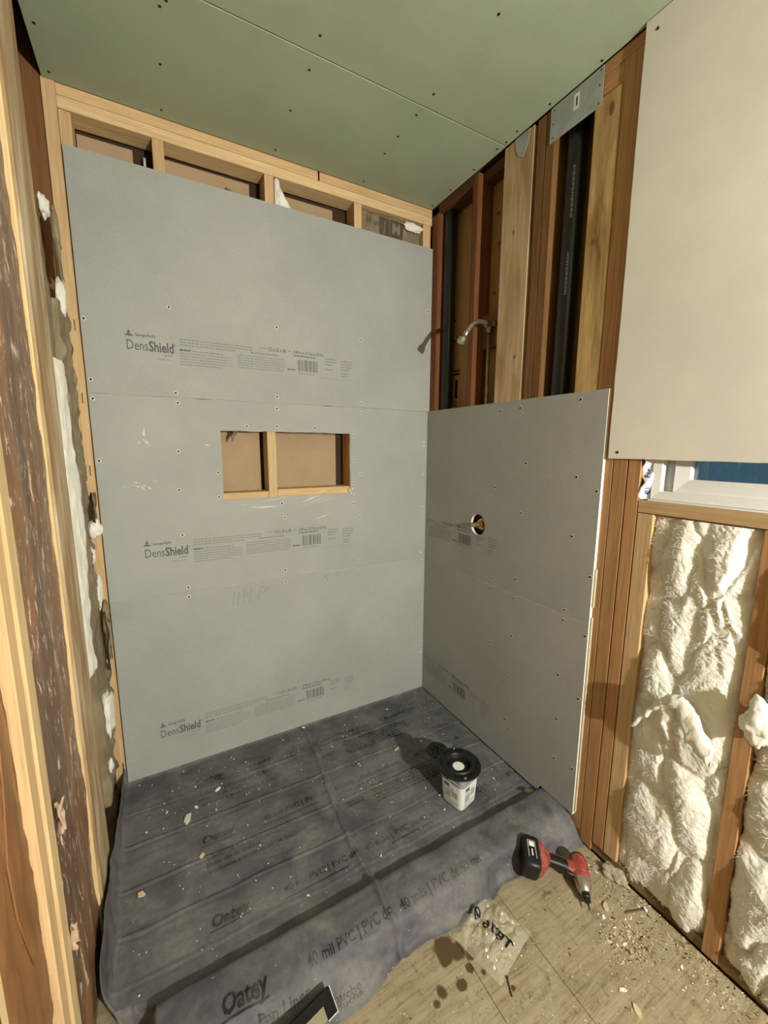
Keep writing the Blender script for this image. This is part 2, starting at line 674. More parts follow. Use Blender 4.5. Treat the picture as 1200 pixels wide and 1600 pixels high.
# ================================================================== SETTING
# ---- floor
fl = box('floor', (-66, 4.4), (-200, 4.4), (FLOOR - 2.0, FLOOR - 0.75), DARKWOOD, None, 0)
fl.location = (0, 0, 0)
for v in fl.data.vertices:
    v.co += Vector(((-66 + 4.4) / 2, (-200 + 4.4) / 2, FLOOR - 1.375)) * I
tag(fl, 'dusty plywood subfloor with dark stains and sawdust in front of the shower', 'floor', kind='structure')
k = 0
x = 0.4
while x > -66:
    x1 = next(q for q in (-16, -24, -40, -56, -66) if q < x - 0.1)
    ob = box('plank', (x1 + 0.03, x - 0.03), (-199.5, 4), (FLOOR - 0.74, FLOOR), PLY, fl, 0.012)
    c = ob.location.copy()
    for v in ob.data.vertices:      # keep floor coordinates so that grain and stains run on across planks
        v.co += c
    ob.location = (0, 0, 0)
    x = x1

# ---- ceiling
ce = box('ceiling', (-61, 4.4), (-200, 4.4), (CEIL + 0.7, CEIL + 1.6), DARKBACK, None, 0)
tag(ce, 'ceiling of green moisture-resistant drywall sheets with dark screw heads', 'ceiling', kind='structure')
cz = ce.location.copy()
CEIL_SCREWS = [(-60.1, -7.8), (-60.0, -0.9), (-47.7, -16.7), (-47.1, -17.7), (-47.6, -9.0), (-47.4, -1.1), (-31.4, -9.9), (-31.3, -1.1), (-15.4, -17.9), (-15.6, -13.1), (-15.6, -8.9), (-15.5, -0.9), (-15.1, -33.9), (-15.3, -22.0), (-0.1, -36.0), (-0.3, -28.5), (-0.5, -22.7), (-0.3, -20.3), (-0.5, -18.5), (-0.4, -12.9), (-0.4, -6.5), (-0.4, -0.8), (-31.1, -17.3), (-31.4, -22.1)]
sheets = []
for (y0, y1, x1) in ((-19.5, 0.5, 0.45), (-67.4, -19.68, 0.45), (-115.4, -67.5, 0.45), (-199.5, -115.5, 0.45)):
    s = box('drywall_sheet', (-61, x1), (y0, y1), (CEIL, CEIL + 0.6), GREEN, None, 0.04)
    s.parent = ce
    s.matrix_parent_inverse = Matrix.Translation(-cz)
    sheets.append(s)
for (sx, sy) in CEIL_SCREWS:
    s = sheets[0] if sy > -19.55 else sheets[1]
    p = Vector((sx, sy, CEIL - 0.004)) - s.location / I
    screw(SCREW, p, ROT_DOWN, s)

# roof plane added above the open left edge, keeps blue sky light out
at = box('sky_blocker_1', (-72, 5), (-200, 6), (114, 114.8), DARKBACK, None, 0)
tag(at, 'dark roof plane added over the left ceiling gap to keep out sky light', 'roof', kind='structure')

# ---- back wall: dark backing, tan panels, studs, plates, boards
wb = box('wall_back', (-66, 5), (4.6, 5.2), (FLOOR, 112), DARKBACK, None, 0)
tag(wb, 'back wall of the shower, pine framing covered by three grey backer boards', 'wall', kind='structure')
W0 = wb.location / I


def onwall(o, wall):
    o.parent = wall
    o.matrix_parent_inverse = Matrix.Translation(-wall.location)
    return o


def wbox(name, x, y, z, mat, wall, **kw):
    return onwall(box(name, x, y, z, mat, None, **kw), wall)


for (x0, x1, z0, z1) in ((-58.2, -51.4, 30, 99.9), (-47.2, -34.6, 30, 100.0), (-32.0, -19.6, 30, 99.8)):
    wbox('backing_panel', (x0, x1), (4.0, 4.3), (z0, z1), KRAFT_PANEL, wb, bev=0.02)
ST = (0.5, 4.0)
wbox('stud', (-61.2, -59.72), ST, (FLOOR, 103.6), PINE['z'], wb)
wbox('stud', (-59.68, -58.3), (0.62, 4.0), (FLOOR + 1.5, 100.4), PINE['z'], wb)
wbox('stud', (-48.85, -47.35), ST, (FLOOR + 1.5, 100.4), PINE['z'], wb)
wbox('stud', (-32.85, -31.35), ST, (60.5, 100.4), PINE['z'], wb)
wbox('stud', (-34.0, -32.5), ST, (FLOOR + 1.5, 60.4), PALE['z'], wb)
wbox('stud', (-18.1, -16.6), ST, (30, 62), FIR['z'], wb)
wbox('stud', (-16.75, -15.25), ST, (62.2, 100.4), PINE['z'], wb)
wbox('stud', (-1.6, 0.2), ST, (FLOOR + 1.5, 100.4), PINE['z'], wb)
wbox('top_plate', (-59.7, 0.48), ST, (100.45, 101.95), PALE['x'], wb)
wbox('top_plate', (-59.7, -23.6), ST, (102.0, CEIL - 0.02), PINE['x'], wb)
wbox('top_plate', (-23.3, 0.48), ST, (102.0, CEIL - 0.02), PINE['x'], wb)
wbox('bottom_plate', (-59.7, 0.48), ST, (FLOOR, FLOOR + 1.45), PINE['x'], wb)
wbox('blocking', (-43.5, -34.05), ST, (46.9, 48.45), PINE['x'], wb)
wbox('blocking', (-32.45, -18.15), ST, (47.1, 48.75), PINE['x'], wb)
wbox('blocking', (-47.3, -34.05), (0.55, 4.0), (59.2, 60.6), FIR['x'], wb)
wbox('blocking', (-32.45, -18.15), (0.55, 4.0), (59.2, 60.6), FIR['x'], wb)

BZ = [(0.3, 31.96), (32.04, 63.95), (64.05, 96.0)]
BACK_SCREWS = [(-31.8, 76.7), (-15.7, 76.6), (-48.1, 64.7), (-32.1, 65.1), (-15.7, 64.8), (-47.9, 63.2), (-32.2, 63.1), (-15.7, 63.0), (-37.5, 59.9), (-32.3, 60.0), (-25.3, 59.9), (-17.4, 58.5), (-48.3, 55.6), (-48.6, 49.4), (-48.6, 41.9), (-42.5, 52.1), (-42.6, 47.9), (-31.9, 46.2), (-31.4, 43.5), (-17.5, 45.2), (-17.3, 53.8), (-15.8, 51.1), (-17.3, 49.3), (-16.3, 42.4), (-31.7, 33.5), (-31.7, 31.2), (-16.6, 33.3), (-16.7, 31.2), (-48.3, 32.8), (-48.3, 31.1), (-59.1, 74.2), (-59.0, 65.9), (-59.0, 63.2), (-59.0, 54.2), (-48.2, 77.4), (-0.5, 71.0), (-0.5, 62.4), (-0.5, 50.8), (-0.5, 42.3), (-0.5, 19.9), (-0.5, 10.4), (-0.5, 84)]


def back3(a, b, t):
    return Vector((a, t, b))


def print_layout(pr):
    """the printed band of one board; origin is the board's lower left corner"""
    rnd = random.Random(3)
    y = 6.5
    # triangle emblem
    pr.poly([(5.1, y + 2.02), (6.35, y + 2.02), (5.95, y + 2.3), (5.5, y + 2.3)], 0)
    pr.poly([(5.45, y + 2.38), (5.98, y + 2.38), (5.72, y + 2.95)], 0)
    pr.text('Georgia-Pacific', 6.5, y + 2.08, 0.62, 0, bold=0.012, width=2.7)
    pr.text('Dens', 5.35, y + 0.1, 2.05, 0, width=2.75)
    pr.text('Shield', 8.22, y + 0.1, 2.05, 0, bold=0.05, width=3.35)
    pr.text('®', 11.62, y + 1.15, 0.5, 0)
    pr.lines(10.2, 11.5, y - 0.45, 1, 0.3, 0.2, 1, rnd)
    pr.lines(9.2, 11.5, y - 1.0, 1, 0.3, 0.13, 1, rnd)
    pr.lines(12.4, 23.5, y + 2.25, 3, 0.42, 0.17, 1, rnd)
    pr.lines(12.4, 14.0, y + 0.62, 1, 0.4, 0.26, 0, rnd)
    pr.lines(14.2, 20.2, y + 0.62, 1, 0.4, 0.17, 1, rnd)
    pr.lines(12.4, 20.2, y + 0.18, 5, 0.42, 0.16, 1, rnd)
    pr.lines(21.0, 29.0, y + 0.85, 6, 0.4, 0.16, 1, rnd)
    pr.lines(24.6, 26.0, y + 2.36, 1, 0.4, 0.15, 1, rnd)
    pr.text('1/2 x 32 x 60', 26.1, y + 2.12, 0.85, 0, bold=0.014, width=3.1)
    pr.lines(23.2, 28.6, y + 1.4, 1, 0.4, 0.24, 1, rnd)
    pr.lines(29.6, 30.4, y + 2.36, 1, 0.4, 0.15, 1, rnd)
    pr.text('0.49-in x 31.9-in x 59.9-in', 30.6, y + 2.15, 0.8, 0, bold=0.012, width=5.6)
    pr.lines(30.6, 35.2, y + 1.72, 1, 0.4, 0.18, 0, rnd)
    x = 31.2
    while x < 34.9:
        wd = rnd.choice((0.06, 0.06, 0.12, 0.18))
        pr.bar(x, x + wd, y - 0.75, y + 1.2, 0)
        x += wd + rnd.choice((0.06, 0.1, 0.16))
    pr.lines(29.4, 30.8, y - 0.7, 1, 0.4, 0.22, 0, rnd)
    pr.lines(31.3, 34.7, y - 1.25, 1, 0.4, 0.18, 1, rnd)
    pr.lines(36.4, 38.6, y + 1.75, 3, 0.5, 0.22, 1, rnd)
    pr.lines(36.4, 38.4, y - 0.1, 1, 0.5, 0.22, 1, rnd)
    pr.lines(39.6, 41.8, y + 1.6, 4, 0.5, 0.22, 1, rnd)
    pr.lines(39.6, 41.0, y - 0.6, 2, 0.5, 0.2, 1, rnd)
    pr.bar(35.4, 42.0, y - 1.62, y - 1.58, 1)


BLAB = ['lowest of the three grey backer boards, standing on the pan liner', 'middle grey backer board with a rectangular niche opening cut in it', 'topmost grey backer board below the open top of the framing']
back_boards = []
for k, (z0, z1) in enumerate(BZ):
    holes = [rough_rect(-41.8, -18.15, 47.4, 59.0, 0.06)] if k == 1 else []
    bm = plate(rough_rect(-59.5, 0.45, z0, z1, 0.012, 3), holes, 0.49, back3)
    o = link('backer_board', tomesh('backer_board', bm), [BACKER, CORE])
    onwall(o, wb)
    o['label'] = BLAB[k]
    back_boards.append(o)
    pr = Print()
    print_layout(pr)
    pr.build('printing', [INK, INKF], lambda a, b, z0=z0: Vector((-59.5 + a, -0.012, (z0 if z0 > 1 else 0) + b)), o)
    for (sx, sz) in BACK_SCREWS:
        if z0 <= sz < z1:
            screw(SCREW_R, (sx, -0.004, sz), ROT_BACK, o)

# pale dust and scuffs on the boards are flat marks of their own
scf = Print()
rs = random.Random(5)


def scuff(pr, cx, cy, L, ang, n, spread, wmax=0.12):
    for _ in range(n):
        a = ang + rs.gauss(0, 0.25)
        l = L * rs.uniform(0.2, 1)
        x0 = cx + rs.gauss(0, spread)
        y0 = cy + rs.gauss(0, spread * 0.6)
        wd = rs.uniform(0.02, wmax)
        dx, dy = math.cos(a), math.sin(a)
        pr.poly([(x0, y0), (x0 + dx * l * .5 - dy * wd, y0 + dy * l * .5 + dx * wd), (x0 + dx * l, y0 + dy * l), (x0 + dx * l * .5 + dy * wd, y0 + dy * l * .5 - dx * wd)])


scuff(scf, -52.5, 56.5, 3, 1.75, 6, 0.5)
scuff(scf, -54, 50, 1.5, 2.4, 8, 1.0)
scuff(scf, -38, 46.0, 8, 0.02, 5, 0.8, 0.07)
scuff(scf, -28, 45.9, 8, 0.03, 6, 1.5, 0.07)
scuff(scf, -18.0, 47.4, 1.2, 1.1, 6, 0.4)
scuff(scf, -44.5, 56.6, 2, 0, 2, 0.2, .06)
for zz in (57.5, 56.6, 51.2, 50.5, 43.5, 42, 33, 31.5, 12, 9, 6):
    scuff(scf, -0.9 if zz > 30 else -0.6, zz, 0.4, 1.5, 3, 0.14, 0.12)
scb = scf.build('scuff_marks', [TORN], lambda a, b: Vector((a, -0.011, b)), back_boards[1])
# dusty joint lines
for zz, b in ((32.0, back_boards[0]), (64.0, back_boards[1])):
    pr = Print()
    x = -59.5
    while x < 0.2:
        l = rs.uniform(0.5, 4)
        if rs.random() < 0.7:
            pr.bar(x, x + l, zz - 0.03, zz + rs.uniform(0.0, 0.03))
        x += l
    pr.build('joint_dust', [plain('joint_dust', (188, 188, 178), 0.9)], lambda a, b_: Vector((a, -0.01, b_)), b)
# pencil scribble below the lower joint
pr = Print()
for (x0, y0, x1, y1) in ((-41.4, 28.0, -40.9, 31.0), (-40.5, 28.2, -40.1, 30.6), (-39.6, 28.4, -39.2, 31), (-39.3, 29.6, -38.4, 30.2), (-38.5, 28.5, -38.0, 30.9), (-36.9, 28.6, -36.3, 31), (-36.2, 31, -35.0, 30.4), (-35.0, 30.4, -36.2, 29.6), (-24.6, 30.6, -22.6, 31.4), (-23.9, 31.5, -23.2, 30.0), (-22.3, 31.3, -20.8, 30.5), (-21.4, 31.6, -20.6, 31.0)):
    n = Vector((y1 - y0, x0 - x1)).normalized() * 0.05
    pr.poly([(x0 + n.x, y0 + n.y), (x1 + n.x, y1 + n.y), (x1 - n.x, y1 - n.y), (x0 - n.x, y0 - n.y)])
pr.build('pencil_marks', [INKF], lambda a, b: Vector((a, -0.01, b)), back_boards[0])

# ---- right wall: sheathing with window opening, studs, boards
bm = plate(rect(-199.5, 4.5, FLOOR, 112), [rect(-81.5, -45.4, 50.1, 90)], 0.5, lambda a, b, t: Vector((4.1 + t, a, b)))
wr = link('wall_right', tomesh('wall_right', bm), [PLYTAN, PLYTAN])
tag(wr, 'right wall of open studs over tan sheathing, grey backer boards below', 'wall', kind='structure')
SX = (0.5, 4.0)


def rstud(y0, y1, z0, z1, mat, x=SX, name='stud', **kw):
    return box(name, x, (y0, y1), (z0, z1), mat, wr, **kw)


rstud(-1.75, 0.45, FLOOR + 1.5, 103.2, RED)
rstud(-13.2, -11.7, FLOOR + 1.5, 103.2, RED)
rstud(-25.2, -19.3, 50, 103.2, TAN, (0.5, 1.25), 'plank')
rstud(-27.35, -25.85, FLOOR + 1.5, 103.2, BROWN)
rstud(-28.95, -27.45, FLOOR + 1.5, 103.2, BROWN)
rstud(-38.55, -35.1, 50, 99.6, GOLD, (0.5, 2.0), 'plank')
rstud(-40.15, -38.65, FLOOR + 1.5, 101.9, FIR['z'])
rstud(-41.65, -40.15, FLOOR + 1.5, 101.9, FIR['z'])
rstud(-43.55, -41.75, FLOOR, 101.9, FIR['z'])
rstud(-45.25, -43.7, FLOOR + 1.5, 101.9, FIR['z'])
rstud(-47.25, -45.4, FLOOR + 1.5, 48.5, PINE['z'])
rstud(-59.25, -57.7, FLOOR + 0.2, 48.5, FIR['z'], shear=(0, 0))
rstud(-74.8, -73.3, FLOOR + 1.5, 48.5, FIR['z'])
rstud(-41.6, -12.8, 101.9, 103.35, REDX, (1.6, 4.0), 'top_plate')
rstud(-11.6, 0.4, 101.9, 103.35, REDX, SX, 'top_plate')
rstud(-60, -35.6, 101.95, 103.35, FIR['y'], (0.55, 4.0), 'top_plate')
rstud(-38.6, -35.2, 99.7, 101.9, FIR['y'], (0.6, 4.0), 'header')
rstud(-199, -43.6, FLOOR, FLOOR + 1.45, DARKWOOD, (0.75, 4.0), 'bottom_plate')
rstud(-41.7, 0.4, FLOOR, FLOOR + 1.45, DARKWOOD, SX, 'bottom_plate')
rstud(-83, -45.35, 48.6, 50.1, PINE['y'], SX, 'window_sill')
rstud(-19.4, -13.25, 74.2, 80.2, BROWN, (2.62, 3.35), 'blocking')
rstud(-19.4, -13.3, 40, 46, TAN, (3.0, 3.9), 'blocking')
# print running down the tan sheathing
pr = Print()
pr.bar(71.9, 72.25, -0.9, 0.9)
pr.bar(71.2, 71.6, -0.9, 0.9)
pr.bar(66.5, 70.2, -0.35, 0.45)
rnd = random.Random(9)
pr.lines(60, 66, 0.2, 2, 0.42, 0.2, 0, rnd)
pr.build('stamp', [plain('black_stamp', (22, 20, 18), 0.8)], lambda a, b: Vector((4.08, -4.4 + b, a)), wr)
for (yy, zz) in ((-3.4, 82), (-3.3, 78), (-14.6, 97), (-15.2, 92), (-14.4, 84)):
    link('knot', tomesh('knot', lathe([(0.02, 0), (0.35, 0.01), (0.3, 0.03)], 10, 'x', Matrix.Translation((4.05, yy, zz)))), BROWN, wr)

for (yy, zz, rx, rz) in ((-37.4, 97.6, 0.35, 0.8), (-36.2, 83.0, 0.25, 0.4), (-22.0, 90.0, 0.2, 0.35), (-23.6, 71.0, 0.2, 0.3)):
    link('knot', tomesh('knot', lathe([(0.02, 0), (1.0, 0.0), (0.8, 0.008)], 12, 'x', Matrix.Translation((0.49, yy, zz)) @ Matrix.Diagonal((1, rx, rz, 1)))), BROWN, wr)

RIGHT_SCREWS = [(-21.6, 62.5), (-25.9, 62.7), (-36.6, 63.0), (-10.8, 63.0), (-27.7, 54.0), (-21.1, 49.6), (-36.9, 52.4), (-40.1, 50.7), (-27.2, 45.9), (-36.9, 43.9), (-21.5, 33.2), (-26.9, 34.6), (-40.2, 38.8), (-21.6, 31.4), (-26.8, 31.2), (-36.6, 32.7), (-36.5, 31.1), (-40.2, 30.1), (-26.7, 24.4), (-21.4, 21.0), (-10.0, 14.0), (-9.7, 20.7), (-26.5, 16.6), (-36.4, 22.2), (-40.0, 20.3), (-20.7, 10.6), (-20.8, 7.2), (-26.2, 8.3), (-27.1, 6.9), (-36.7, 15.0), (-20.7, 2.0), (-36.8, 8.3), (-40.0, 8.8)]


def right3(a, b, t):
    return Vector((t, a, b))


RLAB = ['lower grey backer board on the right wall, meeting the curb', 'upper grey backer board on the right wall with a round valve hole']
for k, (out, holes, z0) in enumerate((([(-40.6, 1.5), (-34.3, 1.6), (-34.0, 0.35), (-0.02, 0.3), (-0.02, 31.96), (-40.6, 31.96)], [], 0), (rect(-40.6, -0.02, 32.04, 64.0), [circle(-17.1, 42.3, 1.95)], 32.04))):
    bm = plate(out, holes, 0.49, right3)
    o = link('backer_board', tomesh('backer_board', bm), [BACKER, CORE], wr)
    o['label'] = RLAB[k]
    pr = Print()
    print_layout(pr)
    full = Print()
    # the board was cut: only the right end of the printed band is left, and the valve hole cuts it again
    for f, mi in zip(pr.f, pr.mi):
        pts = [(pr.v[i][0] - 19.6, pr.v[i][1]) for i in f]
        if min(p[0] for p in pts) < 0.15:
            continue
        if k == 1 and any(math.dist((-p[0], z0 + p[1]), (-17.1, 42.3)) < 2.15 for p in pts):
            continue
        full.poly(pts, mi)
    full.build('printing', [INK, INKF], lambda a, b, z0=z0: Vector((-0.012, -a, z0 + b)), o)
    for (sy, sz) in RIGHT_SCREWS:
        if z0 <= sz < z0 + 32:
            screw(SCREW_R, (-0.004, sy, sz), ROT_RIGHT, o)
    sp = Print()
    for _ in range(5):
        scuff(sp, rs.uniform(4, 36), z0 + rs.uniform(4, 28), 0.8, rs.uniform(0, 3), 3, 0.6, 0.04)
    if k == 0:
        y = 16
        while y < 40:
            l = rs.uniform(0.4, 2.5)
            sp.bar(y, min(40.4, y + l), 31.93, 31.96 + rs.uniform(0.02, 0.05))
            y += l + rs.uniform(0, 0.8)
    sp.build('scuff_marks', [TORN], lambda a, b: Vector((-0.011, -a, b)), o)
# cream adhesive strip behind the free edge of the boards
for (z0, z1) in ((2, 33), (34.5, 40)):
    box('shim', (0.2, 0.47), (-40.9, -40.66), (z0, z1), plain('dull_shim', (196, 186, 160), 0.9), wr, 0.03)

# drywall panel above the window
bm = plate(rough_rect(-137, -41.3, 55.1, 103.3, 0.05, 2.5), [], 0.5, lambda a, b, t: Vector((t - 0.06, a, b)))
dw = link('drywall_panel', tomesh('drywall_panel', bm), [DRYWALL, CORE], wr)
dw['label'] = 'large pale drywall panel hanging over the top of the window'
screw(SCREW, (-0.065, -42.45, 55.9), ROT_RIGHT, dw)
screw(SCREW, (-0.065, -58.2, 56.0), ROT_RIGHT, dw)
screw(SCREW, (-0.065, -42.6, 101.8), ROT_RIGHT, dw)
bm = plate(rect(-199, -75.2, FLOOR + 0.5, 55.0), [], 0.5, lambda a, b, t: Vector((t - 0.06, a, b)))
link('unseen_panel', tomesh('unseen_panel', bm), [REAR_DARK, REAR_DARK], wr)  # unseen panel, kept dark so it bounces less light

# nail plates
o = box('nail_plate', (0.36, 0.42), (-36.1, -28.2), (98.75, 103.15), STEEL, wr, 0.015)
pr = Print()
for (a, b) in ((-28.7, 99.3), (-28.7, 101.0), (-28.8, 102.7), (-35.6, 99.2), (-35.6, 101.2), (-35.7, 102.8)):
    pr.poly(circle(a, b, 0.12, 10))
pr.build('nail_holes', [SCREWMAT], lambda a, b: Vector((0.355, a, b)) - Vector(o.location) / I, o)
pr = Print()
pr.bar(-32.75, -31.9, 100.6, 102.5, 0)
pr.bar(-32.45, -32.25, 101.0, 102.1, 1)
pr.build('sticker', [LABELW, SCREWMAT], lambda a, b: Vector((0.35, a, b)) - Vector(o.location) / I, o)
bm = plate([(-21.5, 103.2), (-24.4, 103.2), (-24.1, 101.4), (-23.2, 100.0), (-22.4, 100.4), (-21.7, 101.6)], [], 0.06, lambda a, b, t: Vector((0.42 + t, a, b)))
link('strap_tie', tomesh('strap_tie', bm), [STEEL, STEEL], wr)

# ---- left wall: sheathing, studs
wl = box('wall_left', (-65.6, -64.8), (-200, 4.5), (FLOOR, 112), DARKBACK, None, 0)
tag(wl, 'left wall of rough open studs with torn kraft-faced insulation', 'wall', kind='structure')


def lstud(y0, y1, z0, z1, mat, x=(-64.2, -60.5), name='stud', **kw):
    return wbox(name, x, (y0, y1), (z0, z1), mat, wl, **kw)


lstud(0.55, 2.05, FLOOR, 111, SIDE, (-64.7, -61.28))
lstud(-20.0, -16.3, FLOOR, 104.5, OLD, (-64.0, -60.5), bev=0.12)
lstud(-23.9, -20.1, FLOOR, 104.5, OLD, (-64.0, -60.45), bev=0.12)
lstud(-24.5, -23.95, FLOOR, 104.5, PALE['z'], (-64.0, -60.62), bev=0.1)  # pale strip paints the bright, lamp-facing side of the splintered stud
lstud(-39.3, -37.5, FLOOR, 104.5, PALE['z'], (-64.0, -60.45), bev=0.1)
lstud(-41.0, -39.35, FLOOR, 104.5, PINE['z'], (-64.0, -60.62), bev=0.1)  # oranger strip paints the near stud's side, which catches light differently
lstud(-50.8, -49.3, FLOOR, 104.5, PALE['z'], (-64.0, -60.5), bev=0.1)
lstud(-199, 0.4, FLOOR, FLOOR + 1.4, DARKWOOD, (-64.2, -60.9), 'bottom_plate')
bm = plate(rect(-199, -51.2, FLOOR + 0.5, 103.3), [], 0.5, lambda a, b, t: Vector((-60.6 + t, a, b)))
onwall(link('unseen_panel', tomesh('unseen_panel', bm), [REAR_DARK, REAR_DARK]), wl)  # out of view; its dark brown is there to damp the fill
# staples along the corner stud
for zz in (72.5, 62.5, 52.0):
    ob = wbox('staple', (-60.32, -60.22), (0.44, 0.5), (zz, zz + 1.5), SCREWMAT, wb, bev=0.01)

# unseen rear wall behind the photographer, brown only to lower the bounce
wr2 = box('wall_rear', (-66, 4.5), (-201, -200), (FLOOR, CEIL), REAR_DARK, None, 0)
tag(wr2, 'unseen wall closing the room behind the photographer, browned to cut bounce light', 'wall', kind='structure')

# ---- window
wn = empty('window_1', (2.5, -63, 50.3))
tag(wn, 'white vinyl window half hidden behind the drywall panel, dusk outside', 'window', kind='structure')


def wpart(name, x, y, z, mat, bev=0.05):
    o = box(name, x, y, z, mat, None, bev)
    o.parent = wn
    o.matrix_parent_inverse = Matrix.Translation(-wn.location)
    return o


def frame_ring(name, y0, y1, z0, z1, wd, x0, x1, mat, slope=0.0):
    """mitred ring; its inner rim is sunk by slope"""
    bm = bmesh.new()
    out = [(y0, z0), (y1, z0), (y1, z1), (y0, z1)]
    inn = [(y0 + wd, z0 + wd), (y1 - wd, z0 + wd), (y1 - wd, z1 - wd), (y0 + wd, z1 - wd)]
    rings = [[bm.verts.new(Vector((xx, p[0], p[1])) * I) for p in loop] for xx, loop in ((x1, out), (x0, out), (x0 + slope, inn), (x1, inn))]
    for a, b in zip(rings, rings[1:] + rings[:1]):
        for k in range(4):
            bm.faces.new((a[k], a[(k + 1) % 4], b[(k + 1) % 4], b[k]))
    bmesh.ops.bevel(bm, geom=bm.edges[:], offset=0.04 * I, segments=1, affect='EDGES')
    o = link(name, tomesh(name, bm), mat)
    o.parent = wn
    o.matrix_parent_inverse = Matrix.Translation(-wn.location)
    return o


frame_ring('window_frame', -80.4, -46.4, 50.35, 89.5, 1.0, 1.0, 4.6, VINYL, 0.12)
frame_ring('glazing_channel', -79.5, -47.35, 51.2, 88.6, 1.1, 2.1, 4.4, VINYLSH)
frame_ring('sash', -79.0, -48.55, 51.35, 88.2, 1.55, 1.55, 3.6, VINYL, 0.25)
wpart('pane', (2.6, 2.75), (-77.5, -50.1), (52.85, 86.7), GLASS, 0)
wpart('nailing_fin', (0.75, 1.0), (-80.2, -46.3), (50.12, 50.34), VINYL, 0.02)
# house wrap flap between stud and frame
def wrapfn(u, v):
    z = 50.2 + v * 8
    y = -46.55 + u * 1.15 + 0.25 * math.sin(v * 19) * u + 0.1 * math.sin(v * 41) * u
    return Vector((1.15 - 0.5 * u + 0.18 * math.sin(v * 13 + u * 3), y, z))


o = link('house_wrap', tomesh('house_wrap', grid(6, 30, wrapfn), True), WRAP)
solidify(o, 0.03)
o.parent = wn
o.matrix_parent_inverse = Matrix.Translation(-wn.location)
pr = Print()
pr.text('For', 2.7, 0.12, 0.75, 0, bold=0.02)
pr.text('40.1', 0.6, 0.12, 0.55, 0, bold=0.02)
q = pr.build('lettering', [BLUEINK], lambda a, b: wrapfn(min(1, 0.15 + b * 0.8), min(1, a / 8)) + Vector((-0.05, 0, 0)), o, 0.25)

# ================================================================== PIPES AND VALVE
def pipe(name, y, x, r, z0, z1, lean, label):
    bm = bmesh.new()
    tube(bm, [(x, y, z0), (x + lean[0], y + lean[1], z1)], r, 24)
    me = tomesh(name, bm, True)
    o = link(name, me, BLACKPIPE)
    md = o.modifiers.new('e', 'EDGE_SPLIT')
    return tag(o, label, 'pipe', 'black drain pipes in the right wall')


p1 = pipe('drain_pipe', -3.05, 2.55, 1.19, FLOOR + 1.5, 101.8, (0, 0), 'black plastic pipe beside the corner stud, left of the shower arm')
p2 = pipe('drain_pipe', -30.75, 2.35, 1.32, FLOOR + 1.5, 101.8, (0.1, -0.7), 'thicker black plastic pipe under the steel plate, between two stud bays')
pr = Print()
rnd = random.Random(4)
pr.lines(78, 84, 0, 1, 0.4, 0.22, 0, rnd)
pr.lines(88, 95, 0, 1, 0.4, 0.22, 0, rnd)
pr.build('lettering', [INKF], lambda a, b: Vector((2.35 + 0.1 * a / 104 - 1.34 * math.cos(0.35 + b), -30.75 - 0.7 * a / 104 - 1.34 * math.sin(0.35 + b), a)), p2)

sa = empty('shower_pipe', (2.0, -15.7, 64))
tag(sa, 'worn chrome shower arm stub on a riser pipe in the open right wall', 'shower pipe')


def child(o, root):
    o.parent = root
    o.matrix_parent_inverse = root.matrix_world.inverted() if False else Matrix.Translation(-root.location)
    return o


bm = bmesh.new()
pts = [(1.9, -15.7, 78.0), (0.6, -15.7, 78.25), (-0.6, -15.65, 78.2), (-1.7, -15.6, 77.6), (-2.8, -15.5, 76.2), (-3.5, -15.45, 75.1)]
tube(bm, pts, 0.42, 14)
child(link('arm', tomesh('arm', bm, True), CHROME), sa)
bm = bmesh.new()
tube(bm, [(-3.3, -15.46, 75.4), (-3.6, -15.45, 74.95), (-4.0, -15.4, 74.3), (-4.05, -15.4, 74.22)], [0.5, 0.74, 0.74, 0.3], 16)
child(link('arm_end', tomesh('arm_end', bm), CHROME), sa)
bm = bmesh.new()
tube(bm, [(1.2, -15.7, 78.02), (2.0, -15.7, 78.02), (2.6, -15.7, 78.0)], [0.56, 0.6, 0.5], 14)
tube(bm, [(2.0, -15.7, 78.2), (2.0, -15.7, 76.6)], [0.55, 0.46], 14)
addbox(bm, (2.2, 2.55), (-16.9, -14.5), (77.6, 78.4))
child(link('elbow', tomesh('elbow', bm), COPPER), sa)
bm = bmesh.new()
tube(bm, [(2.0, -15.7, 77.0), (2.0, -15.75, 64), (2.0, -15.9, 46)], 0.34, 12)
child(link('riser_pipe', tomesh('riser_pipe', bm, True), COPPER), sa)

sv = empty('shower_valve', (2.0, -17.1, 42.3))
tag(sv, 'brass shower valve stem poking through the round hole in the right board', 'valve')
bm = lathe([(1.05, 2.6), (1.05, 0.9), (0.8, 0.8), (0.8, 0.45), (0.6, 0.3)], 20, 'x', Matrix.Translation((0, -17.1, 42.3)))
child(link('valve_body', tomesh('valve_body', bm), BRASS), sv)
bm = lathe([(0.5, 0.5), (0.5, -0.3), (0.42, -0.4), (0.42, -0.75), (0.15, -0.78)], 16, 'x', Matrix.Translation((0, -17.1, 42.3)))
child(link('cartridge', tomesh('cartridge', bm), BRASS), sv)
bm = lathe([(0.17, -0.6), (0.17, -1.1), (0.08, -1.12)], 12, 'x', Matrix.Translation((0, -17.1, 42.3)))
child(link('stem', tomesh('stem', bm), CHROME), sv)


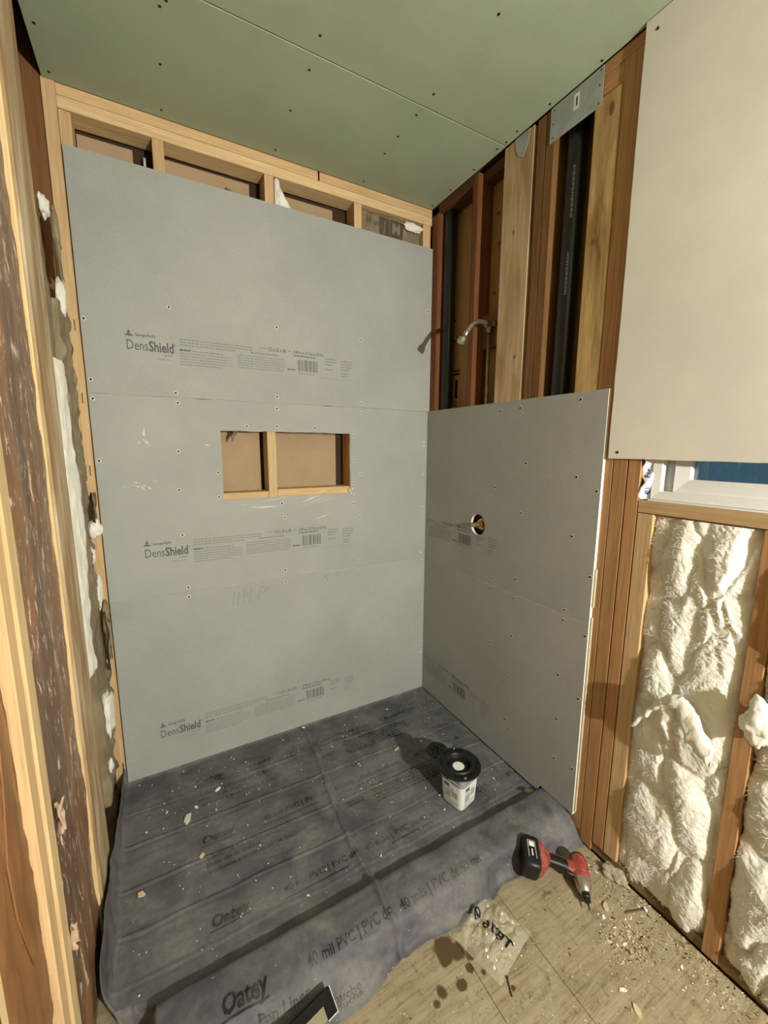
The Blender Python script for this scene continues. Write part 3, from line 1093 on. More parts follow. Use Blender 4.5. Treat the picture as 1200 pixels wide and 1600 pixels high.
# ================================================================== INSULATION
def batt(name, y0, y1, z0, z1, seed, label, xface=0.55, deep=2.6, nu=110, nv=380, bulge=1.25, sign=1, mat=FIBRE, group=None, lean=0.0):
    """fluffy batt filling a stud bay; sign +1 faces -x (right wall), -1 faces +x (left wall)"""
    def fn(u, v):
        z = z0 + (z1 - z0) * v
        y = y0 + (y1 - y0) * u
        e = min(1.0, min(u, 1 - u) * 6)
        ev = min(1.0, min(v, 1 - v) * 14)
        wx = nz(y * 0.13, z * 0.05, seed, 3) * 2.4
        wz = nz(z * 0.11, y * 0.2, seed + 2, 3) * 3.0
        dd = noise.voronoi(Vector(((y + wx) * 0.23, (z + wz) * 0.095, seed * 1.7)))[0]
        pil = min(1.0, (dd[1] - dd[0]) * 1.9)
        pil = pil * (2 - pil)
        dd = noise.voronoi(Vector(((y + wx) * 0.62, (z + wz) * 0.4, seed * 2.9)))[0]
        pil2 = min(1.0, (dd[1] - dd[0]) * 1.5)
        pil2 = pil2 * (2 - pil2)
        big = nz(y * 0.16, z * 0.07, seed + 31, 2) * 0.45
        fine = nz(y * 0.9 + z * 0.9, z * 2.6 - y * 2.4, seed + 13, 4) * 0.09 + nz(y * 3.1, z * 3.1, seed + 17, 3) * 0.05
        h = (0.15 + 0.8 * pil + 0.1 * pil2) * bulge * (0.45 + 0.55 * e ** 0.5) * (0.4 + 0.6 * ev) + big * (0.3 + 0.7 * e) + fine
        h -= (1 - e) * 0.6
        x = xface - h + 0.5
        yy = y + nz(z * 0.4, u * 3, seed + 20, 3) * 0.35 * (1 if 0.02 < u < 0.98 else 1.0)
        if sign < 0:
            x = -61.0 - (x - 0.5)
        return Vector((x, yy, z))
    bm = grid(nu, nv, fn)
    # close to the back so that the batt has its depth
    bd = [e for e in bm.edges if e.is_boundary]
    r = bmesh.ops.extrude_edge_only(bm, edges=bd)
    xb = (xface + deep if sign > 0 else -63.9) * I
    for v in r['geom']:
        if isinstance(v, bmesh.types.BMVert):
            v.co.x = xb
    o = link(name, tomesh(name, bm, True), mat)
    tag(o, label, 'insulation', group)
    # loose strands
    rn = random.Random(seed * 7 + 1)
    bm = bmesh.new()
    for _ in range(8000):
        u, v = rn.uniform(0.02, 0.98), rn.uniform(0.01, 0.99)
        p = fn(u, v)
        a = rn.gauss(-0.7, 0.5)
        L = rn.uniform(0.2, 0.75)
        a = nz(p.y * 0.3, p.z * 0.2, 5, 2) * 3.0 + rn.gauss(-0.7, 0.45)
        d = Vector((-0.3 * sign * rn.random(), math.cos(a) * 0.8, math.sin(a))) * L
        wv = Vector((0, d.z, -d.y)).normalized() * rn.uniform(0.006, 0.017)
        bow = Vector((-0.1 * sign * L, 0, 0))
        ps = [p - wv, p + wv, p + d * 0.5 + bow + wv, p + d + wv * 0.2, p + d * 0.5 + bow - wv]
        vs = [bm.verts.new((q + Vector((-0.02 * sign, 0, 0))) * I) for q in ps]
        bm.faces.new((vs[0], vs[1], vs[2], vs[4]))
        bm.faces.new((vs[4], vs[2], vs[3]))
    s = link('loose_fibres', tomesh('loose_fibres', bm), WISP, o)
    s['kind'] = 'stuff'
    return o, fn


b1, fn1 = batt('insulation_batt', -57.75, -47.1, FLOOR + 0.6, 48.4, 11, 'fluffy white fibreglass batt under the window, left of the single stud', deep=2.8, group='fibreglass batts in the right wall')
b2, fn2 = batt('insulation_batt', -73.2, -59.3, FLOOR + 0.6, 48.4, 23, 'fluffy white fibreglass batt at the right edge, right of the single stud', deep=2.8, bulge=1.45, group='fibreglass batts in the right wall')


def wad(name, center, size, seed, mat, sub=4, amp=0.45, fibres=60):
    bm = bmesh.new()
    bmesh.ops.create_icosphere(bm, subdivisions=sub, radius=1)
    for v in bm.verts:
        d = v.co.normalized()
        k = 1 + amp * 0.7 * nz(d.x * 1.3, d.y * 1.3, d.z * 1.3 + seed, 2) + 0.16 * nz(d.x * 4, d.y * 4, d.z * 4 + seed, 4)
        v.co = Vector((d.x * size[0] * k, d.y * size[1] * k, d.z * size[2] * k)) * I
    rn = random.Random(seed)
    for _ in range(fibres):
        d = Vector((rn.gauss(0, 1), rn.gauss(0, 1), rn.gauss(0, 1))).normalized()
        p = Vector((d.x * size[0], d.y * size[1], d.z * size[2])) * 0.9
        t = Vector((rn.gauss(0, 1), rn.gauss(0, 1), rn.gauss(0, 1))).normalized()
        q = p * 1.08 + (d * 0.15 + t * 0.25) * min(0.8, min(size) * 1.2)
        wv = d.cross(t).normalized() * 0.007
        bm.faces.new([bm.verts.new(z * I) for z in (p - wv, p + wv, q)])
    return link(name, tomesh(name, bm, True), mat, None, center)


def flap_strip(name, pts, widths, thick, seed, mat, parent=None, n=40, m=8, wdir=Vector((0, 0.25, -1))):
    """a torn strip of batt laid along a path"""
    pts = [Vector(p) for p in pts]

    def at(t):
        k = min(len(pts) - 2, int(t * (len(pts) - 1)))
        s = t * (len(pts) - 1) - k
        s = s * s * (3 - 2 * s)
        return pts[k].lerp(pts[k + 1], s), widths[k] + (widths[k + 1] - widths[k]) * s

    bm = bmesh.new()
    rings = []
    for i in range(n + 1):
        p, wd = at(i / n)
        ring = []
        for j in range(2 * m):
            a = 2 * math.pi * j / (2 * m)
            q = p + wdir.normalized() * math.cos(a) * wd + Vector((-1, 0, 0)) * math.sin(a) * thick
            q += Vector((nz(q.y, q.z, seed, 4), nz(q.z, q.y, seed + 3, 4), nz(q.y * 1.3, q.z * 1.3, seed + 6, 4))) * 0.32
            ring.append(bm.verts.new(q * I))
        rings.append(ring)
    for a, b in zip(rings, rings[1:]):
        for k in range(2 * m):
            bm.faces.new((a[k], a[(k + 1) % (2 * m)], b[(k + 1) % (2 * m)], b[k]))
    bm.faces.new(rings[0][::-1])
    bm.faces.new(rings[-1])
    return link(name, tomesh(name, bm, True), mat, parent)


flap_strip('torn_flap', [(-0.5, -47.9, 21.5), (-0.9, -49.8, 24.6), (-1.2, -51.6, 27.2), (-1.3, -53.2, 28.0), (-1.3, -54.6, 25.6), (-1.1, -56.6, 23.2)], [0.5, 0.8, 0.9, 1.0, 1.9, 1.2], 0.5, 31, FIBRE, b1)
# the wad sticking out of the bay on the right, and one on the floor by the plate
o = wad('insulation_wad', (-0.7, -59.9, 29.4), (0.9, 1.3, 2.4), 41, FIBRE, 4, 0.6, 120)
tag(o, 'ragged white fibreglass wad bulging over the single stud', 'insulation')
o = wad('insulation_wad', (-0.1, -47.6, -1.55), (0.75, 1.35, 0.42), 43, plain('dirty_fibre', (158, 148, 126), 0.95, var=0.35, scale=90), 4, 1.5, 260)
tag(o, 'small dirty tuft of fibre at the foot of the wall, right of the drill', 'insulation')


# ---- left wall bays
def bay(name, y0, y1, z0, z1, seed, mat, label, x0=-61.1, amp=0.5, group='kraft-faced batts in the left wall', folds=0.0):
    def fn(u, v):
        z = z0 + (z1 - z0) * v
        y = y0 + (y1 - y0) * u
        h = amp * (0.6 * math.sin(math.pi * u) + 0.8 * nz(y * 0.25, z * 0.08, seed, 4) + 0.22 * nz(y * 0.8, z * 0.5, seed + 4, 3))
        h += folds * max(0, nz(y * 0.5 + z * 0.15, z * 0.33, seed + 8, 3)) * 1.4
        return Vector((x0 + h, y, z))
    bm = grid(24, 160, fn)
    bd = [e for e in bm.edges if e.is_boundary]
    r = bmesh.ops.extrude_edge_only(bm, edges=bd)
    for v in r['geom']:
        if isinstance(v, bmesh.types.BMVert):
            v.co.x = -63.9 * I
    o = link(name, tomesh(name, bm, True), mat)
    return tag(o, label, 'insulation', group), fn


o1, fa = bay('kraft_faced_batt', -37.45, -24.55, 0.2, 104, 3, STAINED, 'stained glossy brown kraft facing between the two light studs', -60.9, 0.35)
o2, fb = bay('kraft_faced_batt', -49.25, -41.05, 0.2, 104, 8, KRAFT, 'creased brown kraft paper facing at the lower left edge', -61.2, 0.5)
# curled paper seam and torn scraps on the facing
def crease(parent, fn, path, rad, mat):
    bm = bmesh.new()
    tube(bm, [fn(u, v) + Vector((0.05, 0, 0)) for u, v in path], rad, 6)
    return link('paper_crease', tomesh('paper_crease', bm, True), mat, parent)


crease(o2, fb, [(0.55, 0.43), (0.62, 0.40), (0.60, 0.37), (0.55, 0.34), (0.53, 0.30), (0.55, 0.26), (0.6, 0.22)], [0.03, 0.09, 0.07, 0.06, 0.08, 0.07, 0.03], KRAFT)


def scrap(name, c, sy, sz, seed, mat, label, group, curl=0.6):
    rn = random.Random(seed)

    def fn(u, v):
        e = 0.12 * math.sin(9 * u + seed) + 0.1 * math.sin(13 * v + seed)
        return Vector((curl * (u - 0.5) ** 2 * 2 + 0.35 * nz(u * 2, v * 2, seed, 3), (u - 0.5 + e * v) * sy, (v - 0.5 + e * u) * sz))
    bm = grid(10, 12, fn)
    o = link(name, tomesh(name, bm, True), mat, None, c)
    solidify(o, 0.04)
    return tag(o, label, 'paper', group)


PINKPAPER = plain('torn_paper_edge', (182, 156, 132), 0.8, var=0.15)
scrap('paper_scrap', (-60.3, -37.0, 27.3), 1.0, 2.6, 4, PINKPAPER, 'torn pinkish paper scrap low on the near light stud', 'torn paper scraps on the left wall')
scrap('paper_scrap', (-60.35, -37.2, 16.0), 0.8, 2.0, 9, PINKPAPER, 'lowest torn paper scrap beside the near light stud', 'torn paper scraps on the left wall')
# far bay: white batt with olive kraft folds, open above
o3, fc = bay('kraft_faced_batt', -8.8, -0.3, 4, 74, 15, OLIVE, 'dull olive kraft facing folded into the corner bay', -60.95, 0.45, folds=0.5)
o4, f4 = bay('insulation_batt', -16.2, -8.9, 28, 66, 19, FIBRE, 'strip of exposed white fibreglass beside the splintered stud', -60.75, 0.75, 'white batts in the left wall')
o5, f5 = bay('kraft_faced_batt', -16.2, -9.0, 66.3, 88, 21, OLIVE, 'upper olive kraft facing leaning in the corner bay', -61.3, 0.3)
for v in o5.data.vertices:      # its top is cut on a slant, lower towards the corner
    t = max(0.0, (v.co.z / I - 66.3) / 21.7)
    v.co.z -= t * (v.co.y / I + 16.2) * 1.6 * I
for (c, s, sd, lab) in (((-60.75, -5.0, 75.2), (0.55, 1.1, 2.3), 51, 'white fibreglass tuft hanging in the upper corner bay'),
                        ((-61.2, -7.0, 84.8), (0.5, 1.3, 1.2), 52, 'greyish fibreglass tuft highest in the corner bay'),
                        ((-60.3, -0.9, 44.2), (0.9, 0.8, 1.5), 53, 'round white tuft overlapping the left edge of the middle board'),
                        ((-60.7, -3.0, 40.5), (0.4, 0.6, 1.3), 54, 'thin white tuft just under the round one'),
                        ((-60.5, -2.6, 35.2), (0.5, 1.2, 2.6), 55, 'slanting white tuft beside the joint of the lower boards'),
                        ((-60.4, -5.6, 17.2), (0.6, 2.3, 3.6), 56, 'big white fibreglass wad low in the corner bay'),
                        ((-60.6, -7.6, 9.8), (0.35, 0.6, 1.0), 57, 'tiny white tuft near the bottom of the corner bay')):
    o = wad('insulation_tuft', c, s, sd, FIBRE, 4, 0.5, 60)
    tag(o, lab, 'insulation', 'white tufts in the left wall')
scrap('paper_scrap', (-60.9, -4.3, 81.5), 1.6, 8, 14, OLIVE, 'curled kraft paper flap high in the corner bay', 'torn paper scraps on the left wall', 1.0)
scrap('paper_scrap', (-60.35, -1.5, 47.5), 2.2, 4.4, 17, OLIVE, 'crumpled kraft paper over the corner stud above the round tuft', 'torn paper scraps on the left wall', 1.0)
scrap('paper_scrap', (-60.3, -2.2, 27.0), 3.2, 9, 19, OLIVE, 'folded kraft paper sheet below the joint of the lower boards', 'torn paper scraps on the left wall', 1.2)

# ---- bits of batt in the top of the back wall
def upright(name, x0, x1, z0, z1, y, seed, mat, amp=0.5):
    def fn(u, v):
        x = x0 + (x1 - x0) * u
        z = z0 + (z1 - z0) * v
        return Vector((x, y - amp * (0.6 * math.sin(math.pi * u) + nz(x * 0.45, z * 0.2, seed, 4)), z))
    bm = grid(40, 60, fn)
    r = bmesh.ops.extrude_edge_only(bm, edges=[e for e in bm.edges if e.is_boundary])
    for v in r['geom']:
        if isinstance(v, bmesh.types.BMVert):
            v.co.y = 3.9 * I
    o = link(name, tomesh(name, bm, True), mat)
    return o, fn


o, fj = upright('kraft_faced_batt', -15.0, -1.7, 60, 100.3, 1.6, 61, OLIVE, 0.35)
tag(o, 'kraft-faced batt with dark square lettered logo, right end of the top opening', 'insulation')
pr = Print()
pr.poly([(3.9, 36.6), (6.1, 36.6), (6.1, 39.8), (3.9, 39.8)], 0)
pr.poly([(6.25, 36.6), (9.2, 36.6), (9.2, 39.8), (6.25, 39.8)], 0)
pr.build('logo', [plain('dark_logo', (78, 74, 60), 0.8)], lambda a, b: fj(a / 13.3, min(1, b / 40.3)) + Vector((0, -0.05, 0)), o, 0.5)
pr = Print()
pr.text('J', 4.7, 37.5, 2.5, 0, bold=0.05)
pr.text('M', 6.6, 37.5, 2.5, 0, bold=0.05)
pr.text('w', 2.7, 38.0, 1.8, 1, bold=0.03)
pr.text('M', 1.1, 38.2, 1.8, 1, bold=0.03)
pr.build('lettering', [OLIVE, plain('dark_logo_faint', (100, 94, 76), 0.8)], lambda a, b: fj(a / 13.3, min(1, b / 40.3)) + Vector((0, -0.1, 0)), o, 0.4)
o = wad('insulation_tuft', (-3.9, 0.8, 99.3), (2.3, 0.4, 0.75), 66, FIBRE, 4, 0.5)
tag(o, 'white fibreglass tuft above the lettered kraft batt', 'insulation')
def wedge(u, v):
    z = 94 + 6.2 * v
    x = -31.2 + (3.6 * (1 - v) ** 1.1 + 0.7) * u
    return Vector((x, 0.75 - 0.5 * math.sin(math.pi * u) + 0.5 * nz(x * 0.8, z * 0.6, 70, 4), z))


o = link('insulation_tuft', tomesh('insulation_tuft', grid(24, 40, wedge), True), FIBRE)
solidify(o, 1.2)
tag(o, 'white fibreglass wedge beside the middle stud above the top board', 'insulation')
o = scrap('paper_scrap', (-37.8, 2.4, 95.6), 0.6, 3.6, 71, OLIVE, 'crumpled kraft paper in the second top opening', 'kraft scraps in the back wall', 1.0)
o.rotation_euler.z = math.pi / 2
o.scale = (2.4, 3.6, 1)
bm = bmesh.new()
tube(bm, [(-49.9, 3.6, 92), (-49.9, 3.5, 99)], 0.2, 8)
o = link('cable', tomesh('cable', bm, True), VINYL)
tag(o, 'thin white cable in the first top opening', 'cable')
bm = bmesh.new()
tube(bm, [(-39.6, 2.2, 59.2), (-39.3, 1.6, 58.7), (-39.7, 1.2, 58.0), (-39.9, 1.2, 57.2)], [0.5, 0.4, 0.28, 0.06], 8)
o = link('caulk_drip', tomesh('caulk_drip', bm, True), plain('grey_caulk', (120, 116, 104), 0.7))
tag(o, 'grey torn drip hanging from the top of the niche opening', 'caulk')

# ================================================================== SHOWER PAN LINER
PROF = [(0.42, 2.2), (0.36, 0.9), (0.1, 0.12), (-0.6, 0.0), (-10, 0.0), (-22, -0.05), (-33.3, -0.02), (-34.0, 0.1), (-34.35, 0.75), (-34.6, 1.25), (-35.2, 1.48), (-38.2, 1.5), (-39.3, 1.3), (-40.0, 0.7), (-40.6, -0.5), (-41.0, -1.5), (-41.5, -1.9), (-42.1, -1.94)]
ARC = [0.0]
for a, b in zip(PROF, PROF[1:]):
    ARC.append(ARC[-1] + math.dist(a, b))
# s is measured from the foot of the back boards (y = 0)
S_OFF = ARC[2] + 0.16
SMIN, SMAX = -S_OFF, ARC[-1] - S_OFF


def prof(s):
    t = s + S_OFF
    t = min(max(t, 0), ARC[-1])
    for k in range(len(ARC) - 1):
        if t <= ARC[k + 1]:
            q = (t - ARC[k]) / (ARC[k + 1] - ARC[k])
            a, b = PROF[k], PROF[k + 1]
            return a[0] + (b[0] - a[0]) * q, a[1] + (b[1] - a[1]) * q
    return PROF[-1]


def smooth(a, b, x):
    t = min(1, max(0, (x - a) / (b - a)))
    return t * t * (3 - 2 * t)


S_CURB = 33.8


def liner0(u, s):
    """u runs along x, s along the depth; rounded folds by averaging"""
    ys, zs = 0, 0
    for ds in (-0.5, -0.25, 0, 0.25, 0.5):
        a, b = prof(s + ds)
        ys += a / 5
        zs += b / 5
    y, z = ys, zs
    x = u
    onf = smooth(S_CURB + 6.5, S_CURB + 9, s)
    # front hem wanders
    y += onf * (0.9 * nz(u * 0.12, 3.3, 0, 2) - (0.8 if u < -31 else 0) * smooth(-31, -36, u) - 0.5 * smooth(-8, -2, u))
    amp = 0.07 * (1 - smooth(-0.3, -1.0, s) * 0) * smooth(0.1, 1.5, s)
    z += amp * (nz(u * 0.22, s * 0.25, 1, 4) * 1.2 + 0.5 * nz(u * 0.06, s * 0.9, 4, 3))
    y -= 0.18 * smooth(S_CURB, S_CURB + 3, s) * nz(u * 0.3, s * 0.5, 9, 3)
    # long creases parallel to the curb
    for (c, h) in ((13.4, 0.10), (20.0, 0.09), (25.8, 0.08), (7.3, 0.06), (31.2, 0.06)):
        d = s - c - 0.03 * (u + 30) * 0.4 - 0.25 * nz(u * 0.15, c, 0, 2)
        z += h * math.exp(-(d / 0.16) ** 2) - h * 0.7 * math.exp(-((d - 0.3) / 0.2) ** 2)
    # overlap seam across the pan
    us = -29.2 - 1.5 * smooth(5, 24, s) + 0.35 * nz(s * 0.2, 7, 0, 2)
    d = u - us
    z += 0.34 * math.exp(-(d / 0.42) ** 2) * smooth(-0.5, 1, s) + (0.12 if d < 0 else 0) * smooth(0.6, 0.0, abs(d)) - 0.1 * math.exp(-((d - 0.8) / 0.3) ** 2)
    # left side: turned up along the wall, hanging down past the curb
    E = -58.7 + 3.2 * smooth(31.5, 35, s)
    if u < E:
        t = E - u
        up = 1 - 2 * smooth(30.5, 35.0, s)
        curl = (1.3 - 0.8 * smooth(32, 35, s)) * (1 - math.exp(-t / 0.9))
        x = E - curl - 0.18 * nz(s * 0.3, t * 0.4, 2, 3)
        h = max(0.0, t - 0.5)
        if up > 0:
            lim = 2.3 + 3.6 * smooth(1, 26, s) + 0.5 * nz(s * 0.25, 0, 5, 2)
            h = h / 6.3 * lim
        z += up * h
        if up <= 0:
            z = max(z - 0.6, FLOOR + 0.08)
        y += 0.5 * nz(s * 0.25, t * 0.3, 6, 2) * smooth(0, 3, t)
    z = max(z, FLOOR + 0.06)
    return Vector((x, min(y, 0.44) if s < 1 else y, z))


U0, U1 = -65.0, 0.3
NU, NS = 340, 260
bm = grid(NU, NS, lambda a, b: liner0(U0 + (U1 - U0) * a, SMIN + (SMAX - SMIN) * b))
ln = link('shower_pan_liner', tomesh('shower_pan_liner', bm, True), LINER)
solidify(ln, 0.04)
tag(ln, 'dusty purple-grey printed pan liner sheet covering shower floor and curb', 'pan liner')


def on_liner(u, s):
    e = 0.05
    p = liner0(u, s)
    n = (liner0(u + e, s) - p).cross(liner0(u, s - e) - p).normalized()
    if n.z < -0.2:
        n = -n
    return p + n * 0.035


pr = Print()
XR0 = -41.0
SIZE = 1.25


def lrow(s, x0, big=True, k=1.0):
    pr.text('40 mil PVC | PVC de', x0, -s, SIZE * k, bold=0.02, width=10.4)
    pr.text('40 mils | PVC de 40 mil', x0 + 11.6, -s, SIZE * k, bold=0.02, width=12.6)


for n_, s in enumerate((6.1, 17.8, 29.5, 40.0)):
    lrow(s, XR0, k=1.0 if n_ < 3 else 1.25)
    if n_ < 3:
        lrow(s, XR0 + 27.5)
    pr.text('Oatey', -49.6, -s + 0.2, 1.9 if n_ < 3 else 2.3, bold=0.075, shear=0.15, width=4.5)
    pr.bar(-49.8, -45.2, -s - 0.25, -s - 0.05)
for s in (6.1, 17.8, 29.5):
    pr.bar(XR0, XR0 + 8.6, -s - 0.85, -s - 0.68)
    pr.bar(XR0 + 15.5, XR0 + 22.5, -s - 0.85, -s - 0.68)
    if s < 29:
        pr.text('Conforme à la norme ASTM D4551', -49.2, -s - 2.4, 0.85, bold=0.008, width=12.2)
        pr.text('base de la ducha', -49.4, -s - 3.5, 0.85, bold=0.008, width=7.2)
        pr.text('conforme a la norma ASTM D4551', -49.2, -s - 4.6, 0.85, bold=0.008, width=12.4)
        rr1 = random.Random(int(s * 10))
        for q in range(6):
            x = -24.0 + rr1.uniform(-0.3, 0.3)
            while x < -10.5:
                wl = rr1.uniform(0.4, 1.3)
                pr.bar(x, x + wl, -s - 2.2 - q * 0.62, -s - 1.85 - q * 0.62)
                x += wl + 0.22
        pr.bar(-28.6, -25.6, -s - 3.4, -s - 3.2)
        pr.bar(-28.6, -25.9, -s - 3.9, -s - 3.7)
pr.text('Pan Liner', -46.5, -41.7, 1.15, bold=0.02, width=5.2)
pr.text('de bac à douche', -44.6, -43.0, 1.05, bold=0.01, width=8.5)
pr.text('ducha', -39.0, -43.6, 0.95, bold=0.01, width=3.0)
for s0 in (13.2, 19.9, 25.6):
    x = -59
    while x < -31:
        l = rs.uniform(2, 6)
        ss = s0 + 0.03 * (x + 30) * 0.4
        pr.bar(x, x + l * 0.97, -ss - 0.05, -ss + 0.04)
        x += l
pr.build('printing', [INKL], lambda a, b: on_liner(a, -b), ln, 0.6)

# ================================================================== CONTAINER AND CLOSET FLANGE
bk = empty('plastic_tub', (-12.3, -28.9, 0.06), math.radians(14))
tag(bk, 'small square grey plastic tub with white printed label standing on the liner', 'tub')


def rsq(h, r, n=8):
    pts = []
    for cx, cy, a0 in ((1, 1, 0), (-1, 1, 90), (-1, -1, 180), (1, -1, 270)):
        for k in range(n):
            a = math.radians(a0 + 90 * k / (n - 1))
            pts.append(((h - r) * cx + r * math.cos(a), (h - r) * cy + r * math.sin(a)))
    return pts


def loft(rings, name, mat, parent, cap=(True, True), smooth_=True):
    bm = bmesh.new()
    rr_ = [[bm.verts.new(Vector(p) * I) for p in ring] for ring in rings]
    n = len(rr_[0])
    for a, b in zip(rr_, rr_[1:]):
        for k in range(n):
            bm.faces.new((a[k], a[(k + 1) % n], b[(k + 1) % n], b[k]))
    if cap[0]:
        bm.faces.new(rr_[0][::-1])
    if cap[1]:
        bm.faces.new(rr_[-1])
    o = link(name, tomesh(name, bm, smooth_), mat, parent)
    if smooth_:
        md = o.modifiers.new('e', 'EDGE_SPLIT')
        md.split_angle = math.radians(40)
    return o


def sq(h, r, z):
    return [(a, b, z) for a, b in rsq(h, r)]


loft([sq(1.75, 0.6, 0), sq(1.95, 0.7, 0.1), sq(2.2, 0.75, 4.3), sq(2.22, 0.75, 4.35), sq(2.3, 0.8, 5.9), sq(2.2, 0.8, 5.9), sq(1.9, 0.7, 0.3)], 'tub_body', GREYPL, bk, (True, True))
loft([sq(1.985, 0.7, 0.3), sq(2.225, 0.76, 4.25)], 'label_sleeve', LABELW, bk, (False, False))
loft([sq(2.24, 0.78, 4.55), sq(2.42, 0.85, 4.6), sq(2.42, 0.85, 4.85), sq(2.3, 0.8, 4.9)], 'band', GREYPL, bk, (False, False))
loft([sq(2.32, 0.8, 5.5), sq(2.52, 0.88, 5.55), sq(2.52, 0.88, 5.85), sq(2.38, 0.8, 5.98)], 'rim', GREYPL, bk, (False, False))
pr = Print()
rnd = random.Random(2)
for face in (0, 1):
    off = face * 10
    pr.bar(off - 1.3, off - 0.3, 3.3, 3.9, 0)
    pr.lines(off - 1.35, off + 1.3, 3.0, 1, 0.3, 0.14, 0, rnd)
    pr.bar(off - 1.3, off - 0.1, 1.3, 2.7, 1)
    pr.bar(off + 0.15, off + 1.2, 1.9, 2.9, 1)
    pr.lines(off - 1.3, off + 1.3, 1.0, 3, 0.25, 0.12, 1, rnd)


def lab(a, b):
    h = 2.0 + 0.24 * (b - 0.3) / 4 + 0.01
    if a > 5:
        return Vector((a - 10, -h, b)) * 1.0
    return Vector((-h, -a, b))


pr.build('label_print', [plain('dark_label_print', (92, 96, 96), 0.6), GREYPRINT], lab, bk)

fg = empty('closet_flange', (-12.4, -28.7, 6.06), math.radians(20))
tag(fg, 'black plastic closet flange with white sticker lying on the grey tub', 'flange')
ring = lathe([(1.6, -2.2), (1.75, -2.2), (1.95, -0.1), (2.2, 0.0), (3.5, 0.0), (3.55, 0.1), (3.5, 0.28), (3.2, 0.32), (2.35, 0.3), (2.2, 0.45), (2.0, 0.45), (1.9, 0.3), (1.75, -0.5), (1.6, -0.6)], 48, caps=False)
o = link('flange_ring', tomesh('flange_ring', ring, True), BLACKPL, fg)
o.modifiers.new('e', 'EDGE_SPLIT').split_angle = math.radians(35)
for a in (20, 65, 110, 200, 245, 290):
    bm = bmesh.new()
    for t in range(6):
        aa = math.radians(a + t * 5)
        addbox(bm, (-0.11, 0.11), (-0.15, 0.15), (0.3, 0.36), Matrix.Rotation(aa, 4, 'Z') @ Matrix.Translation((2.85, 0, 0)))
    link('slot', tomesh('slot', bm), plain('slot_black', (8, 8, 8), 0.6) if a == 20 else bpy.data.materials['slot_black'], fg)
for a in (0, 45, 95, 140, 185, 230, 275, 320):
    aa = math.radians(a)
    link('bolt_hole', tomesh('bolt_hole', lathe([(0.16, 0.3), (0.16, 0.38), (0.05, 0.39)], 10, 'z', Matrix.Translation((3.15 * math.cos(aa), 3.15 * math.sin(aa), 0)))), STEEL if a in (45, 230) else BLACKPL, fg)
link('test_cap', tomesh('test_cap', lathe([(1.62, -0.5), (1.62, -0.35), (1.3, -0.25), (1.1, -0.3), (0.3, -0.3)], 28)), BLACKPL, fg)
link('sticker', tomesh('sticker', lathe([(0.92, -0.28), (0.92, -0.22), (0.5, -0.215)], 24)), LABELW, fg)
cap = empty('pipe_cap', (0.55, 4.45, -0.12))
cap.parent = fg
link('cap_disc', tomesh('cap_disc', lathe([(1.5, -0.25), (1.7, -0.2), (1.72, 0.2), (1.55, 0.28), (1.35, 0.2), (0.4, 0.2)], 28)), BLACKPL, cap)
bm = bmesh.new()
for a in (0, 60, 120):
    addbox(bm, (-1.3, 1.3), (-0.14, 0.14), (0.1, 0.42), Matrix.Rotation(math.radians(a), 4, 'Z'))
link('cap_ribs', tomesh('cap_ribs', bm), BLACKPL, cap)

# ================================================================== IMPACT DRIVER (lying on its side)
dr = empty('impact_driver', (-4.75, -45.5, -0.5))
tag(dr, 'red and black cordless impact driver lying on its side at the curb', 'power tool')
# local frame: U along the bit, V down the handle, W thickness (vertical)
Uv = Vector((-4.0, -4.9, -0.8)).normalized()
Vv = Vector((-5.2, 3.7, 1.0))
Vv = (Vv - Uv * Vv.dot(Uv)).normalized()
Wv = Uv.cross(Vv)
if Wv.z < 0:
    Wv = -Wv
DM = Matrix((Uv, Vv, Wv)).transposed().to_4x4()


def dl(pts):
    return [DM @ Vector(p) for p in pts]


def dlathe(name, prof_, mat, seg=24, parent=dr):
    o = link(name, tomesh(name, lathe(prof_, seg, 'x', DM), True), mat, parent)
    o.modifiers.new('e', 'EDGE_SPLIT').split_angle = math.radians(35)
    return o


def ell(c, a, b, n=20, e=0.75):
    """superellipse ring in the U/W plane at V = c[1]"""
    out = []
    for k in range(n):
        t = 2 * math.pi * k / n
        ct, st_ = math.cos(t), math.sin(t)
        out.append((c[0] + a * math.copysign(abs(ct) ** e, ct), c[1], c[2] + b * math.copysign(abs(st_) ** e, st_)))
    return dl(out)


dlathe('motor_housing', [(0.5, -1.75), (0.95, -1.6), (1.12, -1.2), (1.15, 0.0), (1.12, 1.2), (1.02, 1.35)], REDPL)
dlathe('rear_cap', [(0.3, -1.95), (0.8, -1.85), (1.0, -1.62), (0.98, -1.5)], BLACKPL)
dlathe('nose', [(1.04, 1.3), (1.0, 1.6), (0.95, 2.2), (0.72, 2.75), (0.62, 2.85)], ALU)
dlathe('collet', [(0.5, 2.8), (0.5, 3.3), (0.42, 3.4), (0.42, 3.7), (0.3, 3.75)], BLACKPL, 18)
dlathe('bit', [(0.15, 3.6), (0.15, 4.0), (0.11, 4.1), (0.11, 4.5), (0.03, 4.7)], SCREWMAT, 6)
o = loft([ell((0.15, 0.3, 0), 1.0, 0.85), ell((0.1, 0.9, 0), 0.9, 0.72), ell((0.0, 1.6, 0), 0.78, 0.64), ell((-0.25, 3.0, 0), 0.74, 0.62), ell((-0.35, 4.4, 0), 0.72, 0.6)], 'handle', REDPL, dr)
